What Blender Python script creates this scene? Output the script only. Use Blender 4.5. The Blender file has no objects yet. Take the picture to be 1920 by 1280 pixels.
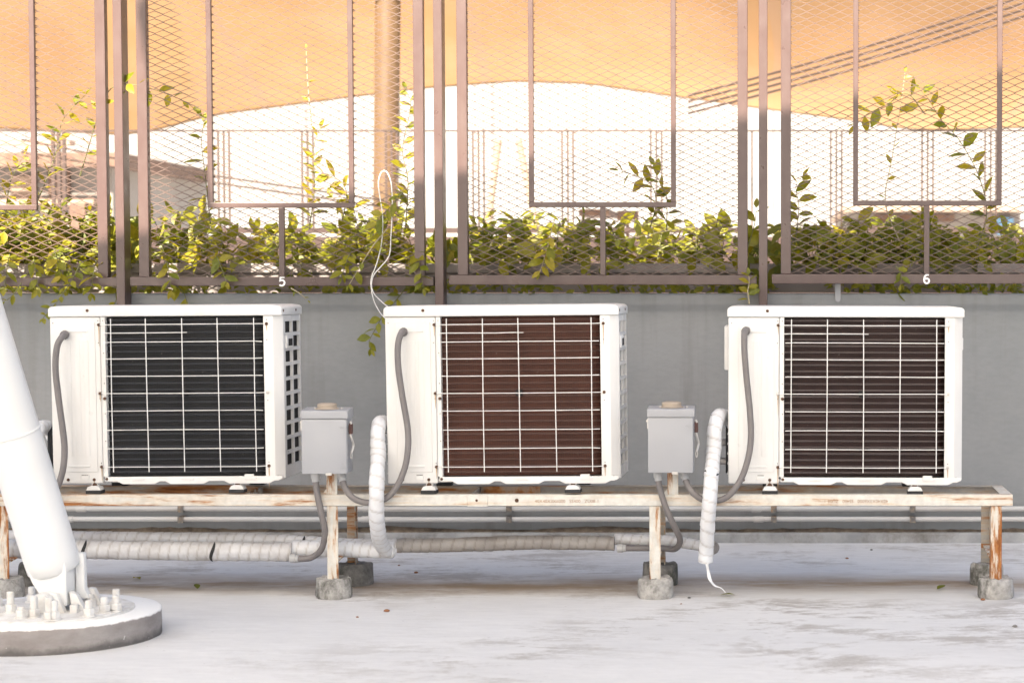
import bpy, bmesh, math, random
from mathutils import Vector, Matrix, noise
PI = math.pi
R = math.radians
S = bpy.context.scene
COL = S.collection

# ------------------------------------------------------------------ camera
FPX = 3680.0                      # focal length in px of the 1920 px wide photograph
CX, CY = 1450.0, 686.0            # principal point of the (cropped) photograph
PITCH = R(2.5)
CAM = Vector((0, -6.95, 1.13))
cd = bpy.data.cameras.new('camera'); co = bpy.data.objects.new('camera', cd); COL.objects.link(co)
co.location = CAM; co.rotation_euler = (PI/2-PITCH, 0, 0)
cd.sensor_width = 36; cd.lens = FPX/1920*36
cd.shift_x = (960-CX)/1920; cd.shift_y = (CY-640)/1920
cd.clip_end = 2000; cd.clip_start = 0.1
cd.dof.use_dof = True; cd.dof.focus_distance = 7.25; cd.dof.aperture_fstop = 4.0
S.camera = co

# ------------------------------------------------------------------ sky, sun, exposure
SUN_EL, SUN_AZ = R(45), R(12)     # azimuth: to the left of straight behind the camera
to_sun = Vector((-math.sin(SUN_AZ)*math.cos(SUN_EL), -math.cos(SUN_AZ)*math.cos(SUN_EL), math.sin(SUN_EL)))
wd = bpy.data.worlds.new('World'); S.world = wd; wd.use_nodes = True
nt = wd.node_tree; bg = nt.nodes['Background']
sk = nt.nodes.new('ShaderNodeTexSky'); sk.sky_type = 'NISHITA'; sk.sun_disc = False
sk.sun_elevation = SUN_EL; sk.sun_rotation = PI+SUN_AZ
sk.air_density = 1.0; sk.dust_density = 4.0; sk.ozone_density = 1.0
nt.links.new(sk.outputs[0], bg.inputs[0]); bg.inputs[1].default_value = 0.06
sl = bpy.data.lights.new('sun', 'SUN'); so = bpy.data.objects.new('sun', sl); COL.objects.link(so)
sl.energy = 5.0; sl.angle = R(0.53); sl.color = (1.0, 0.9, 0.74)
so.rotation_euler = to_sun.to_track_quat('Z', 'Y').to_euler(); so.location = to_sun*20
vs = S.view_settings; vs.view_transform = 'Standard'; vs.look = 'None'; vs.exposure = 2.45; vs.gamma = 1.0
vs.use_curve_mapping = False

def W(px, py, Y):
    """photograph pixel on the vertical plane at depth Y -> world point"""
    F = Vector((0, math.cos(PITCH), -math.sin(PITCH))); U = Vector((0, math.sin(PITCH), math.cos(PITCH)))
    d = F + Vector((1, 0, 0))*((px-CX)/FPX) + U*((CY-py)/FPX)
    return CAM + d*((Y-CAM.y)/d.y)

# ------------------------------------------------------------------ materials
def new_mat(name):
    m = bpy.data.materials.new(name); m.use_nodes = True
    n = m.node_tree; b = n.nodes['Principled BSDF']
    return m, n, b
def N(n, t, **kw):
    x = n.nodes.new(t)
    for k, v in kw.items():
        if k in ('operation', 'blend_type', 'data_type', 'wave_type', 'feature', 'bands_direction'): setattr(x, k, v)
        else: x.inputs[k].default_value = v
    return x
def coords(n, scale=(1, 1, 1), space='Object'):
    tc = n.nodes.new('ShaderNodeTexCoord'); mp = n.nodes.new('ShaderNodeMapping')
    mp.inputs['Scale'].default_value = scale
    n.links.new(tc.outputs[space], mp.inputs[0]); return mp.outputs[0]
def wcoords(n, scale=(1, 1, 1)):
    g = n.nodes.new('ShaderNodeNewGeometry'); mp = n.nodes.new('ShaderNodeMapping')
    mp.inputs['Scale'].default_value = scale
    n.links.new(g.outputs['Position'], mp.inputs[0]); return mp.outputs[0]
def noise_tex(n, vec, scale, detail=6, rough=.6):
    t = n.nodes.new('ShaderNodeTexNoise'); t.inputs['Scale'].default_value = scale
    t.inputs['Detail'].default_value = detail; t.inputs['Roughness'].default_value = rough
    n.links.new(vec, t.inputs['Vector']); return t.outputs['Fac']
def ramp(n, fac, stops):
    r = n.nodes.new('ShaderNodeValToRGB'); e = r.color_ramp.elements
    while len(e) < len(stops): e.new(.5)
    for i, (p, c) in enumerate(stops):
        e[i].position = p; e[i].color = (c, c, c, 1) if not hasattr(c, '__len__') else (*c, 1)
    n.links.new(fac, r.inputs[0]); return r.outputs[0]
def mix(n, fac, a, b, mode='MIX'):
    x = n.nodes.new('ShaderNodeMix'); x.data_type = 'RGBA'; x.blend_type = mode
    for sock, v in ((x.inputs[0], fac), (x.inputs[6], a), (x.inputs[7], b)):
        if hasattr(v, 'is_output'): n.links.new(v, sock)
        elif hasattr(v, '__len__'): sock.default_value = (*v, 1)
        else: sock.default_value = v
    return x.outputs[2]
def math_n(n, op, a, b=0.0):
    x = n.nodes.new('ShaderNodeMath'); x.operation = op
    for sock, v in ((x.inputs[0], a), (x.inputs[1], b)):
        if hasattr(v, 'is_output'): n.links.new(v, sock)
        else: sock.default_value = v
    return x.outputs[0]
def bump(n, b, h, strength=.3, dist=.002):
    x = n.nodes.new('ShaderNodeBump'); x.inputs['Strength'].default_value = strength; x.inputs['Distance'].default_value = dist
    n.links.new(h, x.inputs['Height']); n.links.new(x.outputs[0], b.inputs['Normal'])

def painted(name, col, rough=.45, dirt=.12, dirtcol=(.25, .2, .15), scale=9, stretch=(1, 1, .35), metal=0.0, spec=.5, b_str=.08):
    m, n, b = new_mat(name)
    v = wcoords(n, stretch)
    f = ramp(n, noise_tex(n, v, scale, 8, .65), [(.42, 0.0), (.78, 1.0)])
    f2 = math_n(n, 'MULTIPLY', f, dirt*2.2)
    c = mix(n, f2, col, dirtcol)
    big = ramp(n, noise_tex(n, wcoords(n), 1.7, 3, .5), [(.3, .9), (.7, 1.06)])
    c = mix(n, 1.0, c, big, 'MULTIPLY')
    n.links.new(c, b.inputs['Base Color'])
    rr = ramp(n, noise_tex(n, wcoords(n), 14, 4, .6), [(.3, rough*.8), (.7, min(1, rough*1.25))])
    n.links.new(rr, b.inputs['Roughness'])
    b.inputs['Metallic'].default_value = metal; b.inputs['Specular IOR Level'].default_value = spec
    bump(n, b, noise_tex(n, wcoords(n), 60, 4, .6), b_str, .002)
    return m
def rusty(name, paint=(.62, .6, .55), stretch=(.5, 3, 3), lo=.53, hi=.62, scale=7):
    m, n, b = new_mat(name)
    v = wcoords(n, stretch)
    f1 = noise_tex(n, v, scale, 10, .68)
    f0 = noise_tex(n, wcoords(n), 1.1, 2, .5)
    f = math_n(n, 'ADD', f1, math_n(n, 'MULTIPLY', math_n(n, 'SUBTRACT', f0, .5), .45))
    mask = ramp(n, f, [(lo, 0.0), (hi, 1.0)])
    rustc = ramp(n, noise_tex(n, wcoords(n, stretch), 26, 6, .7), [(.3, (.11, .035, .012)), (.5, (.3, .11, .03)), (.75, (.46, .22, .075))])
    halo = ramp(n, f, [(lo-.1, 0.0), (hi, .55)])
    pc = mix(n, halo, paint, (.62, .42, .22))
    fine = ramp(n, noise_tex(n, wcoords(n), 35, 5, .6), [(.35, .86), (.65, 1.05)])
    pc = mix(n, 1.0, pc, fine, 'MULTIPLY')
    c = mix(n, mask, pc, rustc)
    n.links.new(c, b.inputs['Base Color'])
    n.links.new(ramp(n, mask, [(0, .5), (1, .95)]), b.inputs['Roughness'])
    bump(n, b, f1, .5, .004)
    return m
def concrete(name, a=(.22, .21, .2), c2=(.45, .44, .42), scale=14, moss=(.07, .07, .055), b_str=.8, rough=.92):
    m, n, b = new_mat(name)
    f = noise_tex(n, wcoords(n), scale, 10, .7)
    c = mix(n, ramp(n, f, [(.35, 0.0), (.65, 1.0)]), a, c2)
    mk = ramp(n, noise_tex(n, wcoords(n, (1, 1, .7)), scale*.45, 8, .7), [(.5, 0.0), (.63, .85)])
    c = mix(n, mk, c, moss)
    n.links.new(c, b.inputs['Base Color']); b.inputs['Roughness'].default_value = rough
    bump(n, b, noise_tex(n, wcoords(n), scale*5, 6, .7), b_str, .006)
    return m
def flat(name, col, rough=.5, metal=0.0, spec=.5):
    m, n, b = new_mat(name)
    f = ramp(n, noise_tex(n, wcoords(n), 23, 5, .6), [(.3, .85), (.7, 1.08)])
    n.links.new(mix(n, 1.0, col, f, 'MULTIPLY'), b.inputs['Base Color'])
    b.inputs['Roughness'].default_value = rough; b.inputs['Metallic'].default_value = metal
    b.inputs['Specular IOR Level'].default_value = spec
    return m

M = {}
M['white'] = painted('appliance_white', (.70, .695, .68), .34, .13, (.42, .34, .26), 6, (1, 1, .25), b_str=.03)
M['white2'] = painted('strut_white', (.72, .72, .71), .42, .06, (.5, .46, .4), 5, (1, 1, .4), b_str=.12)
M['plate_white'] = painted('bolt_white', (.68, .67, .65), .6, .3, (.4, .35, .29), 22, (1, 1, 1), b_str=.4)
M['rail'] = rusty('rusty_cream_rail', stretch=(.35, 3, 4), lo=.54, hi=.63, scale=8)
M['leg'] = rusty('rusty_cream_leg', (.6, .59, .55), stretch=(5, 5, .7), lo=.475, hi=.56, scale=8)
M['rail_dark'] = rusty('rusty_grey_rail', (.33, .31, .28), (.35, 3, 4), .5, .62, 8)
M['foot'] = concrete('foot_concrete', (.26, .25, .235), (.52, .5, .47), 26)
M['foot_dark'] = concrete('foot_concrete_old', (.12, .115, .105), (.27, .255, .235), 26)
M['fence'] = painted('fence_brown', (.066, .037, .034), .33, .05, (.2, .17, .15), 12, (1, 1, .3), b_str=.04, spec=.6)
M['mesh'] = painted('mesh_brown', (.085, .05, .04), .4, .05, (.2, .17, .15), 12, spec=.6, b_str=.02)
M['conduit'] = painted('conduit_grey', (.165, .15, .148), .55, .12, (.27, .25, .23), 30, (1, 1, 1), b_str=.1)
M['fitting'] = painted('fitting_grey', (.42, .42, .42), .5, .1, b_str=.05)
M['box'] = painted('switch_box_grey', (.33, .335, .355), .42, .05, (.35, .33, .3), 8, b_str=.08)
M['tan'] = painted('tan_plug', (.36, .3, .24), .7, .2, b_str=.2)
M['wallpipe'] = painted('wall_conduit_grey', (.52, .52, .51), .45, .16, (.3, .17, .08), 7, (.3, 1, 1), b_str=.08)
M['black'] = flat('black_rubber', (.02, .02, .021), .7)
M['dark'] = flat('dark_interior', (.012, .011, .011), .8)
M['screw'] = flat('rusty_screw', (.085, .04, .022), .8)
M['rustplate'] = rusty('rusty_plate', (.3, .24, .2), (1, 1, 1), .4, .55, 14)
M['run'] = flat('rust_run', (.44, .3, .18), .7)
M['zinc'] = flat('zinc_bolt', (.5, .48, .46), .4, .7)
M['wire'] = flat('guard_wire_white', (.78, .765, .74), .35)
M['cord'] = flat('cord_white', (.72, .71, .68), .5)
M['oxide'] = flat('oxide_red', (.06, .022, .018), .6)
M['brown'] = flat('brown_beam', (.03, .013, .01), .7)
M['numeral'] = flat('numeral_white', (.85, .85, .84), .5)
M['stamp'] = flat('stamp_rust', (.3, .14, .06), .8)
M['stem'] = flat('stem', (.13, .13, .05), .7)
M['drytwig'] = flat('dry_twig', (.36, .31, .2), .8)
M['soil'] = concrete('soil', (.05, .036, .026), (.13, .095, .065), 20, (.04, .03, .02))
M['pebble'] = flat('brown_pebble', (.25, .11, .05), .8)
M['cable'] = flat('cable_brown', (.025, .011, .007), .6)
M['mast'] = painted('mast_tan', (.095, .054, .024), .5, .06, b_str=.05)
M['pale'] = painted('pale_render', (.2, .18, .165), .8, .2, (.14, .11, .09), 2, b_str=.1)
M['beige'] = painted('beige_render', (.28, .2, .15), .8, .2, (.18, .12, .09), 2, b_str=.1)
M['roof'] = painted('brown_roof', (.11, .06, .042), .8, .2, b_str=.1)
M['blueglass'] = flat('blue_glass', (.12, .25, .4), .2)
M['clampm'] = rusty('clamp_dark', (.16, .15, .14), (1, 1, 1), .55, .7, 40)
M['hoarding'] = painted('panel_white', (.19, .187, .184), .6, .1, (.15, .145, .14), 1.5, b_str=.05)
M['bgpost'] = flat('railing_brown', (.035, .018, .014), .5)

def fins(name, col):
    m, n, b = new_mat(name)
    v = coords(n)
    w = n.nodes.new('ShaderNodeTexWave'); w.wave_type = 'BANDS'; w.bands_direction = 'X'
    w.inputs['Scale'].default_value = 38; w.inputs['Distortion'].default_value = .0
    n.links.new(v, w.inputs['Vector'])
    f = ramp(n, w.outputs['Fac'], [(.1, .85), (.9, 1.15)])
    big = ramp(n, noise_tex(n, coords(n, (1, 1, .4)), 6, 6, .65), [(.3, .7), (.7, 1.35)])
    c = mix(n, 1.0, mix(n, 1.0, col, f, 'MULTIPLY'), big, 'MULTIPLY')
    dust = ramp(n, noise_tex(n, coords(n, (1, 1, .8)), 85, 3, .6), [(.70, 0.0), (.76, .5)])
    c = mix(n, dust, c, (.2, .18, .165))
    n.links.new(c, b.inputs['Base Color']); b.inputs['Roughness'].default_value = .6; b.inputs['Specular IOR Level'].default_value = .2
    return m
FIN = [fins('fins_charcoal', (.010, .010, .011)), fins('fins_flare_brown', (.045, .016, .010)), fins('fins_flare_dark', (.016, .007, .006))]  # warm lens-flare tint put into the middle and right fin colours
TUBE = [flat('tube_charcoal', (.04, .041, .045), .3, .3), flat('tube_flare_brown', (.095, .05, .038), .3, .3), flat('tube_dark_brown', (.10, .078, .072), .28, .3)]  # middle unit's tubes carry the flare tint in their colour too

def leaf_mat(name, c1, c2):
    m, n, b = new_mat(name)
    oi = n.nodes.new('ShaderNodeObjectInfo')
    at = n.nodes.new('ShaderNodeAttribute'); at.attribute_name = 'tone'
    f = math_n(n, 'FRACT', math_n(n, 'ADD', oi.outputs['Random'], at.outputs['Fac']))
    c = mix(n, f, c1, c2)
    v = ramp(n, noise_tex(n, wcoords(n), 60, 3, .5), [(.3, .8), (.7, 1.15)])
    c = mix(n, 1.0, c, v, 'MULTIPLY')
    n.links.new(c, b.inputs['Base Color']); b.inputs['Roughness'].default_value = .45
    t = n.nodes.new('ShaderNodeBsdfTranslucent'); n.links.new(mix(n, 1.0, c, (1.25, 1.2, .5), 'MULTIPLY'), t.inputs[0])
    ms = n.nodes.new('ShaderNodeMixShader'); ms.inputs[0].default_value = .5
    n.links.new(b.outputs[0], ms.inputs[1]); n.links.new(t.outputs[0], ms.inputs[2])
    n.links.new(ms.outputs[0], n.nodes['Material Output'].inputs[0])
    return m
M['leaf'] = leaf_mat('leaf_green', (.14, .165, .010), (.29, .265, .016))
M['leaf_y'] = leaf_mat('leaf_yellow', (.26, .23, .014), (.38, .3, .02))
M['leaf_dry'] = leaf_mat('leaf_dry', (.2, .12, .06), (.3, .2, .11))

def tape(name, col, dcol, amt):
    m, n, b = new_mat(name)
    f = ramp(n, noise_tex(n, wcoords(n), 9, 8, .7), [(.4, 0.0), (.72, amt)])
    c = mix(n, f, col, dcol)
    at = n.nodes.new('ShaderNodeAttribute'); at.attribute_name = 'seam'
    c = mix(n, math_n(n, 'MULTIPLY', at.outputs['Fac'], .55), c, dcol)
    n.links.new(c, b.inputs['Base Color']); b.inputs['Roughness'].default_value = .48
    bump(n, b, noise_tex(n, wcoords(n), 40, 5, .6), .35, .004)
    return m
M['tape'] = tape('tape_white', (.72, .73, .75), (.42, .38, .34), .35)
M['tape_dirty'] = tape('tape_dirty', (.29, .27, .25), (.15, .125, .11), .7)
M['tape_mid'] = tape('tape_greyish', (.6, .6, .61), (.3, .26, .23), .6)

def ground_mat():
    m, n, b = new_mat('roof_coating')
    v = wcoords(n, (.45, 1, 1))
    base = mix(n, ramp(n, noise_tex(n, v, 1.6, 8, .62), [(.35, 0.0), (.7, 1.0)]), (.585, .578, .572), (.685, .678, .67))
    # worn grey scuffs
    sc = ramp(n, math_n(n, 'ADD', math_n(n, 'MULTIPLY', noise_tex(n, wcoords(n, (.6, 1.1, 1)), 3.0, 14, .78), .75), math_n(n, 'MULTIPLY', noise_tex(n, wcoords(n, (.6, 1, 1)), 26, 8, .75), .25)), [(.495, 0.0), (.565, .9)])
    sc2 = ramp(n, noise_tex(n, wcoords(n), .8, 3, .5), [(.42, 0.0), (.56, 1.0)])
    c = mix(n, math_n(n, 'MULTIPLY', sc, sc2), base, (.38, .355, .33))
    # drip stain along the bench, where condensate runs
    g = n.nodes.new('ShaderNodeNewGeometry'); sx = n.nodes.new('ShaderNodeSeparateXYZ'); n.links.new(g.outputs['Position'], sx.inputs[0])
    wob = math_n(n, 'MULTIPLY', math_n(n, 'SUBTRACT', noise_tex(n, wcoords(n, (.5, 1, 1)), 1.6, 9, .68), .5), .5)
    yy = math_n(n, 'ADD', sx.outputs['Y'], wob)
    d = math_n(n, 'ABSOLUTE', math_n(n, 'SUBTRACT', yy, .33))
    band = ramp(n, d, [(.03, 1.0), (.3, 0.0)])
    brk = ramp(n, noise_tex(n, wcoords(n, (.4, 1.2, 1)), 2.6, 10, .7), [(.3, .15), (.56, 1.0)])
    st = math_n(n, 'MULTIPLY', math_n(n, 'MULTIPLY', band, brk), .95)
    c = mix(n, st, c, (.25, .17, .10))
    br = ramp(n, noise_tex(n, wcoords(n, (.25, 1, 1)), 4, 8, .65), [(.62, 0.0), (.72, .6)])
    c = mix(n, math_n(n, 'MULTIPLY', br, ramp(n, d, [(.0, .9), (.6, 0.05)])), c, (.33, .22, .13))
    # fine specks
    sp = ramp(n, noise_tex(n, wcoords(n), 55, 2, .5), [(.74, 0.0), (.77, .6)])
    c = mix(n, sp, c, (.25, .22, .2))
    fine = ramp(n, noise_tex(n, wcoords(n, (.3, 1, 1)), 30, 6, .7), [(.3, .93), (.7, 1.04)])
    c = mix(n, 1.0, c, fine, 'MULTIPLY')
    n.links.new(c, b.inputs['Base Color']); b.inputs['Roughness'].default_value = .72
    h = noise_tex(n, wcoords(n, (.5, 1, 1)), 11, 8, .65)
    bump(n, b, h, .5, .008)
    return m
M['ground'] = ground_mat()

def wall_mat():
    m, n, b = new_mat('wall_grey')
    c = mix(n, ramp(n, noise_tex(n, wcoords(n), 1.2, 5, .55), [(.35, 0.0), (.68, 1.0)]), (.198, .209, .215), (.248, .253, .256))
    streak = ramp(n, noise_tex(n, wcoords(n, (7, 1, .35)), 1.6, 7, .65), [(.5, 0.0), (.72, .5)])
    c = mix(n, streak, c, (.15, .14, .135))
    fine = ramp(n, noise_tex(n, wcoords(n, (.4, 1, 1)), 70, 4, .6), [(.3, .95), (.7, 1.04)])
    c = mix(n, 1.0, c, fine, 'MULTIPLY')
    n.links.new(c, b.inputs['Base Color']); b.inputs['Roughness'].default_value = .55
    bump(n, b, noise_tex(n, wcoords(n, (.35, 1, 1)), 40, 5, .6), .18, .003)
    return m
M['wall'] = wall_mat()
M['kerb'] = concrete('kerb_grey', (.24, .245, .245), (.38, .38, .375), 5, (.13, .115, .095), .5, .8)
M['dirt'] = concrete('dirt', (.12, .09, .065), (.24, .19, .14), 20, (.07, .055, .04), 1.0)
M['trough'] = painted('trough_brown', (.2, .17, .165), .6, .2, (.32, .3, .28), 4, (.4, 1, 1), b_str=.2)

def membrane(name, col, tcol, tfac, seam_dir=(1, 0, .3), seam_scale=.35):
    m, n, b = new_mat(name)
    tc = n.nodes.new('ShaderNodeNewGeometry')
    dp = n.nodes.new('ShaderNodeVectorMath'); dp.operation = 'DOT_PRODUCT'; dp.inputs[1].default_value = seam_dir
    n.links.new(tc.outputs['Position'], dp.inputs[0])
    fr = math_n(n, 'FRACT', math_n(n, 'MULTIPLY', dp.outputs['Value'], seam_scale))
    seam = ramp(n, fr, [(.0, 1.0), (.035, 1.0), (.05, 0.0)])
    soft = ramp(n, noise_tex(n, wcoords(n), .6, 4, .5), [(.3, .88), (.7, 1.08)])
    dirt = ramp(n, noise_tex(n, wcoords(n, (1, 1, .3)), 1.6, 8, .65), [(.45, 0.0), (.75, .25)])
    c = mix(n, dirt, mix(n, 1.0, col, soft, 'MULTIPLY'), (.4, .3, .22))
    t = mix(n, dirt, mix(n, 1.0, tcol, soft, 'MULTIPLY'), (.4, .28, .18))
    c = mix(n, math_n(n, 'MULTIPLY', seam, .3), c, (.3, .22, .17)); t = mix(n, math_n(n, 'MULTIPLY', seam, .45), t, (.25, .15, .1))
    n.links.new(c, b.inputs['Base Color']); b.inputs['Roughness'].default_value = .7
    tr = n.nodes.new('ShaderNodeBsdfTranslucent'); n.links.new(t, tr.inputs[0])
    ms = n.nodes.new('ShaderNodeMixShader'); ms.inputs[0].default_value = tfac
    n.links.new(b.outputs[0], ms.inputs[1]); n.links.new(tr.outputs[0], ms.inputs[2])
    n.links.new(ms.outputs[0], n.nodes['Material Output'].inputs[0])
    return m
M['membrane_bg'] = membrane('membrane_amber', (.27, .16, .085), (.37, .205, .085), .42, (.8, .2, .55), .55)
M['membrane_top'] = membrane('membrane_white', (.8, .79, .77), (.78, .76, .73), .22)

# ------------------------------------------------------------------ mesh building
class MB:
    def __init__(s): s.v = []; s.f = []; s.attr = []
    def add(s, vs, fs):
        o = len(s.v); s.v += [Vector(q) for q in vs]; s.f += [tuple(i+o for i in f) for f in fs]; return s
    def box(s, a, b):
        x0, y0, z0 = a; x1, y1, z1 = b
        return s.add([(x0,y0,z0),(x1,y0,z0),(x1,y1,z0),(x0,y1,z0),(x0,y0,z1),(x1,y0,z1),(x1,y1,z1),(x0,y1,z1)],
                     [(0,3,2,1),(4,5,6,7),(0,1,5,4),(1,2,6,5),(2,3,7,6),(3,0,4,7)])
    def prism(s, poly, axis, a, b):
        """poly: 2-D points; axis 'x','y','z' extruded from a to b"""
        def P(u, w, t): return {'x': (t, u, w), 'y': (u, t, w), 'z': (u, w, t)}[axis]
        n = len(poly)
        vs = [P(u, w, a) for u, w in poly]+[P(u, w, b) for u, w in poly]
        fs = [tuple(range(n)), tuple(range(2*n-1, n-1, -1))]+[(i, i+n, (i+1) % n+n, (i+1) % n) for i in range(n)]
        return s.add(vs, fs)
    def tube(s, pts, r, seg=10, cap=True, rfun=None):
        pts = [Vector(p) for p in pts]; n = len(pts); rings = []
        t = (pts[1]-pts[0]).normalized(); nrm = t.orthogonal().normalized()
        for i in range(n):
            tt = (pts[min(i+1, n-1)]-pts[max(i-1, 0)])
            if tt.length > 1e-9: tt.normalize(); q = t.rotation_difference(tt); nrm = (q @ nrm); t = tt
            nrm = (nrm - t*nrm.dot(t)).normalized(); bn = t.cross(nrm)
            ri = r[i] if hasattr(r, '__len__') else r
            rings.append([pts[i]+(nrm*math.cos(2*PI*k/seg)+bn*math.sin(2*PI*k/seg))*(ri*(rfun(i, k/seg) if rfun else 1)) for k in range(seg)])
        vs = [p for g in rings for p in g]; fs = []
        for i in range(n-1):
            for k in range(seg):
                a = i*seg+k; b = i*seg+(k+1) % seg; fs.append((a, b, b+seg, a+seg))
        if cap: fs += [tuple(range(seg-1, -1, -1)), tuple(range((n-1)*seg, n*seg))]
        return s.add(vs, fs)
    def lathe(s, prof, c, seg=24, axis='z', jitter=0, seed=0):
        vs = []; fs = []; n = len(prof); rng = random.Random(seed); c = Vector(c)
        for r, h in prof:
            for k in range(seg):
                a = 2*PI*k/seg; rr = r*(1+rng.uniform(-jitter, jitter)); hh = h
                p = {'z': (rr*math.cos(a), rr*math.sin(a), hh), 'y': (rr*math.cos(a), hh, rr*math.sin(a)), 'x': (hh, rr*math.cos(a), rr*math.sin(a))}[axis]
                vs.append(c+Vector(p))
        for i in range(n-1):
            for k in range(seg):
                a = i*seg+k; b = i*seg+(k+1) % seg; fs.append((a, b, b+seg, a+seg))
        fs += [tuple(range(seg-1, -1, -1)), tuple(range((n-1)*seg, n*seg))]
        return s.add(vs, fs)
    def mesh(s, name, smooth=False, bevel=0, bseg=2, angle=35):
        me = bpy.data.meshes.new(name); me.from_pydata([tuple(v) for v in s.v], [], s.f)
        bm = bmesh.new(); bm.from_mesh(me)
        bmesh.ops.recalc_face_normals(bm, faces=bm.faces)
        if bevel:
            ed = [e for e in bm.edges if len(e.link_faces) == 2 and e.calc_face_angle(0) > R(25)]
            bmesh.ops.bevel(bm, geom=ed, offset=bevel, segments=bseg, affect='EDGES', profile=.6, clamp_overlap=True)
        for f in bm.faces: f.smooth = smooth
        if smooth:
            for e in bm.edges:
                if len(e.link_faces) == 2 and e.calc_face_angle(0) > R(angle): e.smooth = False
        bm.to_mesh(me); bm.free()
        return me
    def build(s, name, mat, parent=None, smooth=False, bevel=0, bseg=2, angle=35):
        o = bpy.data.objects.new(name, s.mesh(name, smooth, bevel, bseg, angle))
        COL.objects.link(o); o.data.materials.append(M[mat] if isinstance(mat, str) else mat)
        if parent is not None: o.parent = parent
        return o
def tag(o, label=None, cat=None, group=None, kind=None):
    for k, v in (('label', label), ('category', cat), ('group', group), ('kind', kind)):
        if v: o[k] = v
    return o
def empty(name, loc=(0, 0, 0), rot=(0, 0, 0), label=None, cat=None, group=None):
    o = bpy.data.objects.new(name, None); COL.objects.link(o); o.location = loc; o.rotation_euler = rot
    o.empty_display_size = .05
    return tag(o, label, cat, group)
def child(parent, pts):    # world points -> parent's local (parents that only have a location)
    return [Vector(p)-Vector(parent.location) for p in pts]
def obj_from_mesh(name, me, parent=None, mat=None):
    o = bpy.data.objects.new(name, me); COL.objects.link(o)
    if mat and not me.materials: me.materials.append(M[mat] if isinstance(mat, str) else mat)
    if parent is not None: o.parent = parent
    return o
def catmull(pts, per=10):
    pts = [Vector(p) for p in pts]; P = [2*pts[0]-pts[1]]+pts+[2*pts[-1]-pts[-2]]; out = []
    for i in range(1, len(P)-2):
        a, b, c, d = P[i-1:i+3]
        for k in range(per):
            t = k/per
            out.append(.5*((2*b)+(c-a)*t+(2*a-5*b+4*c-d)*t*t+(3*b-a-3*c+d)*t**3))
    out.append(pts[-1]); return out
def resample(pts, step):
    out = [pts[0]]; acc = 0
    for a, b in zip(pts, pts[1:]):
        L = (b-a).length
        if L < 1e-9: continue
        d = step-acc
        while d <= L: out.append(a.lerp(b, d/L)); d += step
        acc = (acc+L) % step
    out.append(pts[-1]); return out
def text_mesh(body, size, extrude=.0006, offset=0.0):
    cu = bpy.data.curves.new('text', 'FONT'); cu.body = body; cu.size = size; cu.extrude = extrude; cu.offset = offset
    cu.align_x = 'CENTER'; cu.align_y = 'CENTER'; cu.resolution_u = 4
    ob = bpy.data.objects.new('text', cu); COL.objects.link(ob)
    bpy.context.view_layer.update()
    me = bpy.data.meshes.new_from_object(ob); bpy.data.objects.remove(ob); bpy.data.curves.remove(cu)
    return me
def put_text(body, size, loc, parent, name, mat, offset=0.0, extrude=.0006, flip=False):
    me = text_mesh(body, size, extrude, offset); me.materials.clear(); me.materials.append(M[mat])
    o = obj_from_mesh(name, me, parent); o.location = loc; o.rotation_euler = (PI/2, PI if flip else 0, 0)
    return o

# ------------------------------------------------------------------ setting: deck, kerb, wall, planter
YW = 1.52                                                            # front face of the low wall
g = MB(); g.add([(-150, -150, 0), (150, -150, 0), (150, 250, 0), (-150, 250, 0)], [(0, 1, 2, 3)])
tag(g.build('roof_deck', 'ground'), kind='structure')
zt = W(960, 550, YW).z
zk = W(1000, 996, YW).z
XL, XR = -6.5, 3.5
kb = MB(); kb.prism([(YW-.055, -.01), (YW-.052, zk-.006), (YW-.045, zk), (YW+.03, zk+.004), (YW+.03, -.01)], 'x', XL, XR)
tag(kb.build('kerb', 'kerb'), kind='structure')
# heap of dirt along the foot of the wall
db = MB(); rng = random.Random(4); top = []; n = 260
vs = []; fs = []
for i in range(n+1):
    x = XL+(XR-XL)*i/n; h = .006+.02*max(0, noise.noise(Vector((x*2.1, 3, 0)))+.15)+.006*rng.random()
    vs += [(x, YW-.03-.012*rng.random(), zk-.004), (x, YW-.008, zk+h), (x, YW+.01, zk+h*1.1)]
    if i: o = 3*i; fs += [(o-3, o, o+1, o-2), (o-2, o+1, o+2, o-1)]
db.add(vs, fs); tag(db.build('dirt', 'dirt', smooth=True), kind='stuff')
# low wall: face with a coved band under its top
wl = MB()
prof = [(YW, -.01), (YW, zt-.085), (YW-.004, zt-.07), (YW-.016, zt-.055), (YW-.02, zt-.04), (YW-.02, zt-.006), (YW-.014, zt), (YW+.2, zt), (YW+.2, -.01)]
wl.prism(prof, 'x', XL, XR)
tag(wl.build('low_wall', 'wall', smooth=True, angle=40), 'grey painted low wall running behind the air conditioners', 'wall')
# planter trough behind the fence
ztr = W(960, 494, YW+.24).z
pl = empty('planter_trough', (-1.5, YW+.24, 0), label='long brown planter trough behind the mesh fence', cat='planter')
m_ = MB(); y0 = 0
m_.prism([(y0, zt+.002), (y0, ztr-.05), (y0-.012, ztr-.04), (y0-.012, ztr-.005), (y0-.007, ztr), (y0+.05, ztr), (y0+.05, zt+.002)], 'x', XL+1.5, XR+1.5)
m_.build('front_wall', 'trough', pl, smooth=True)
m_ = MB(); m_.box((XL+1.5, y0+.5, zt), (XR+1.5, y0+.55, ztr-.06)); m_.build('back_wall', 'trough', pl)
m_ = MB(); m_.box((XL+1.5, y0+.05, zt+.002), (XR+1.5, y0+.5, ztr-.06)); m_.build('soil', 'soil', pl)
m_ = MB(); m_.box((XL+1.5, -.036, .9), (XR+1.5, .56, zt-.004))
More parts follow.
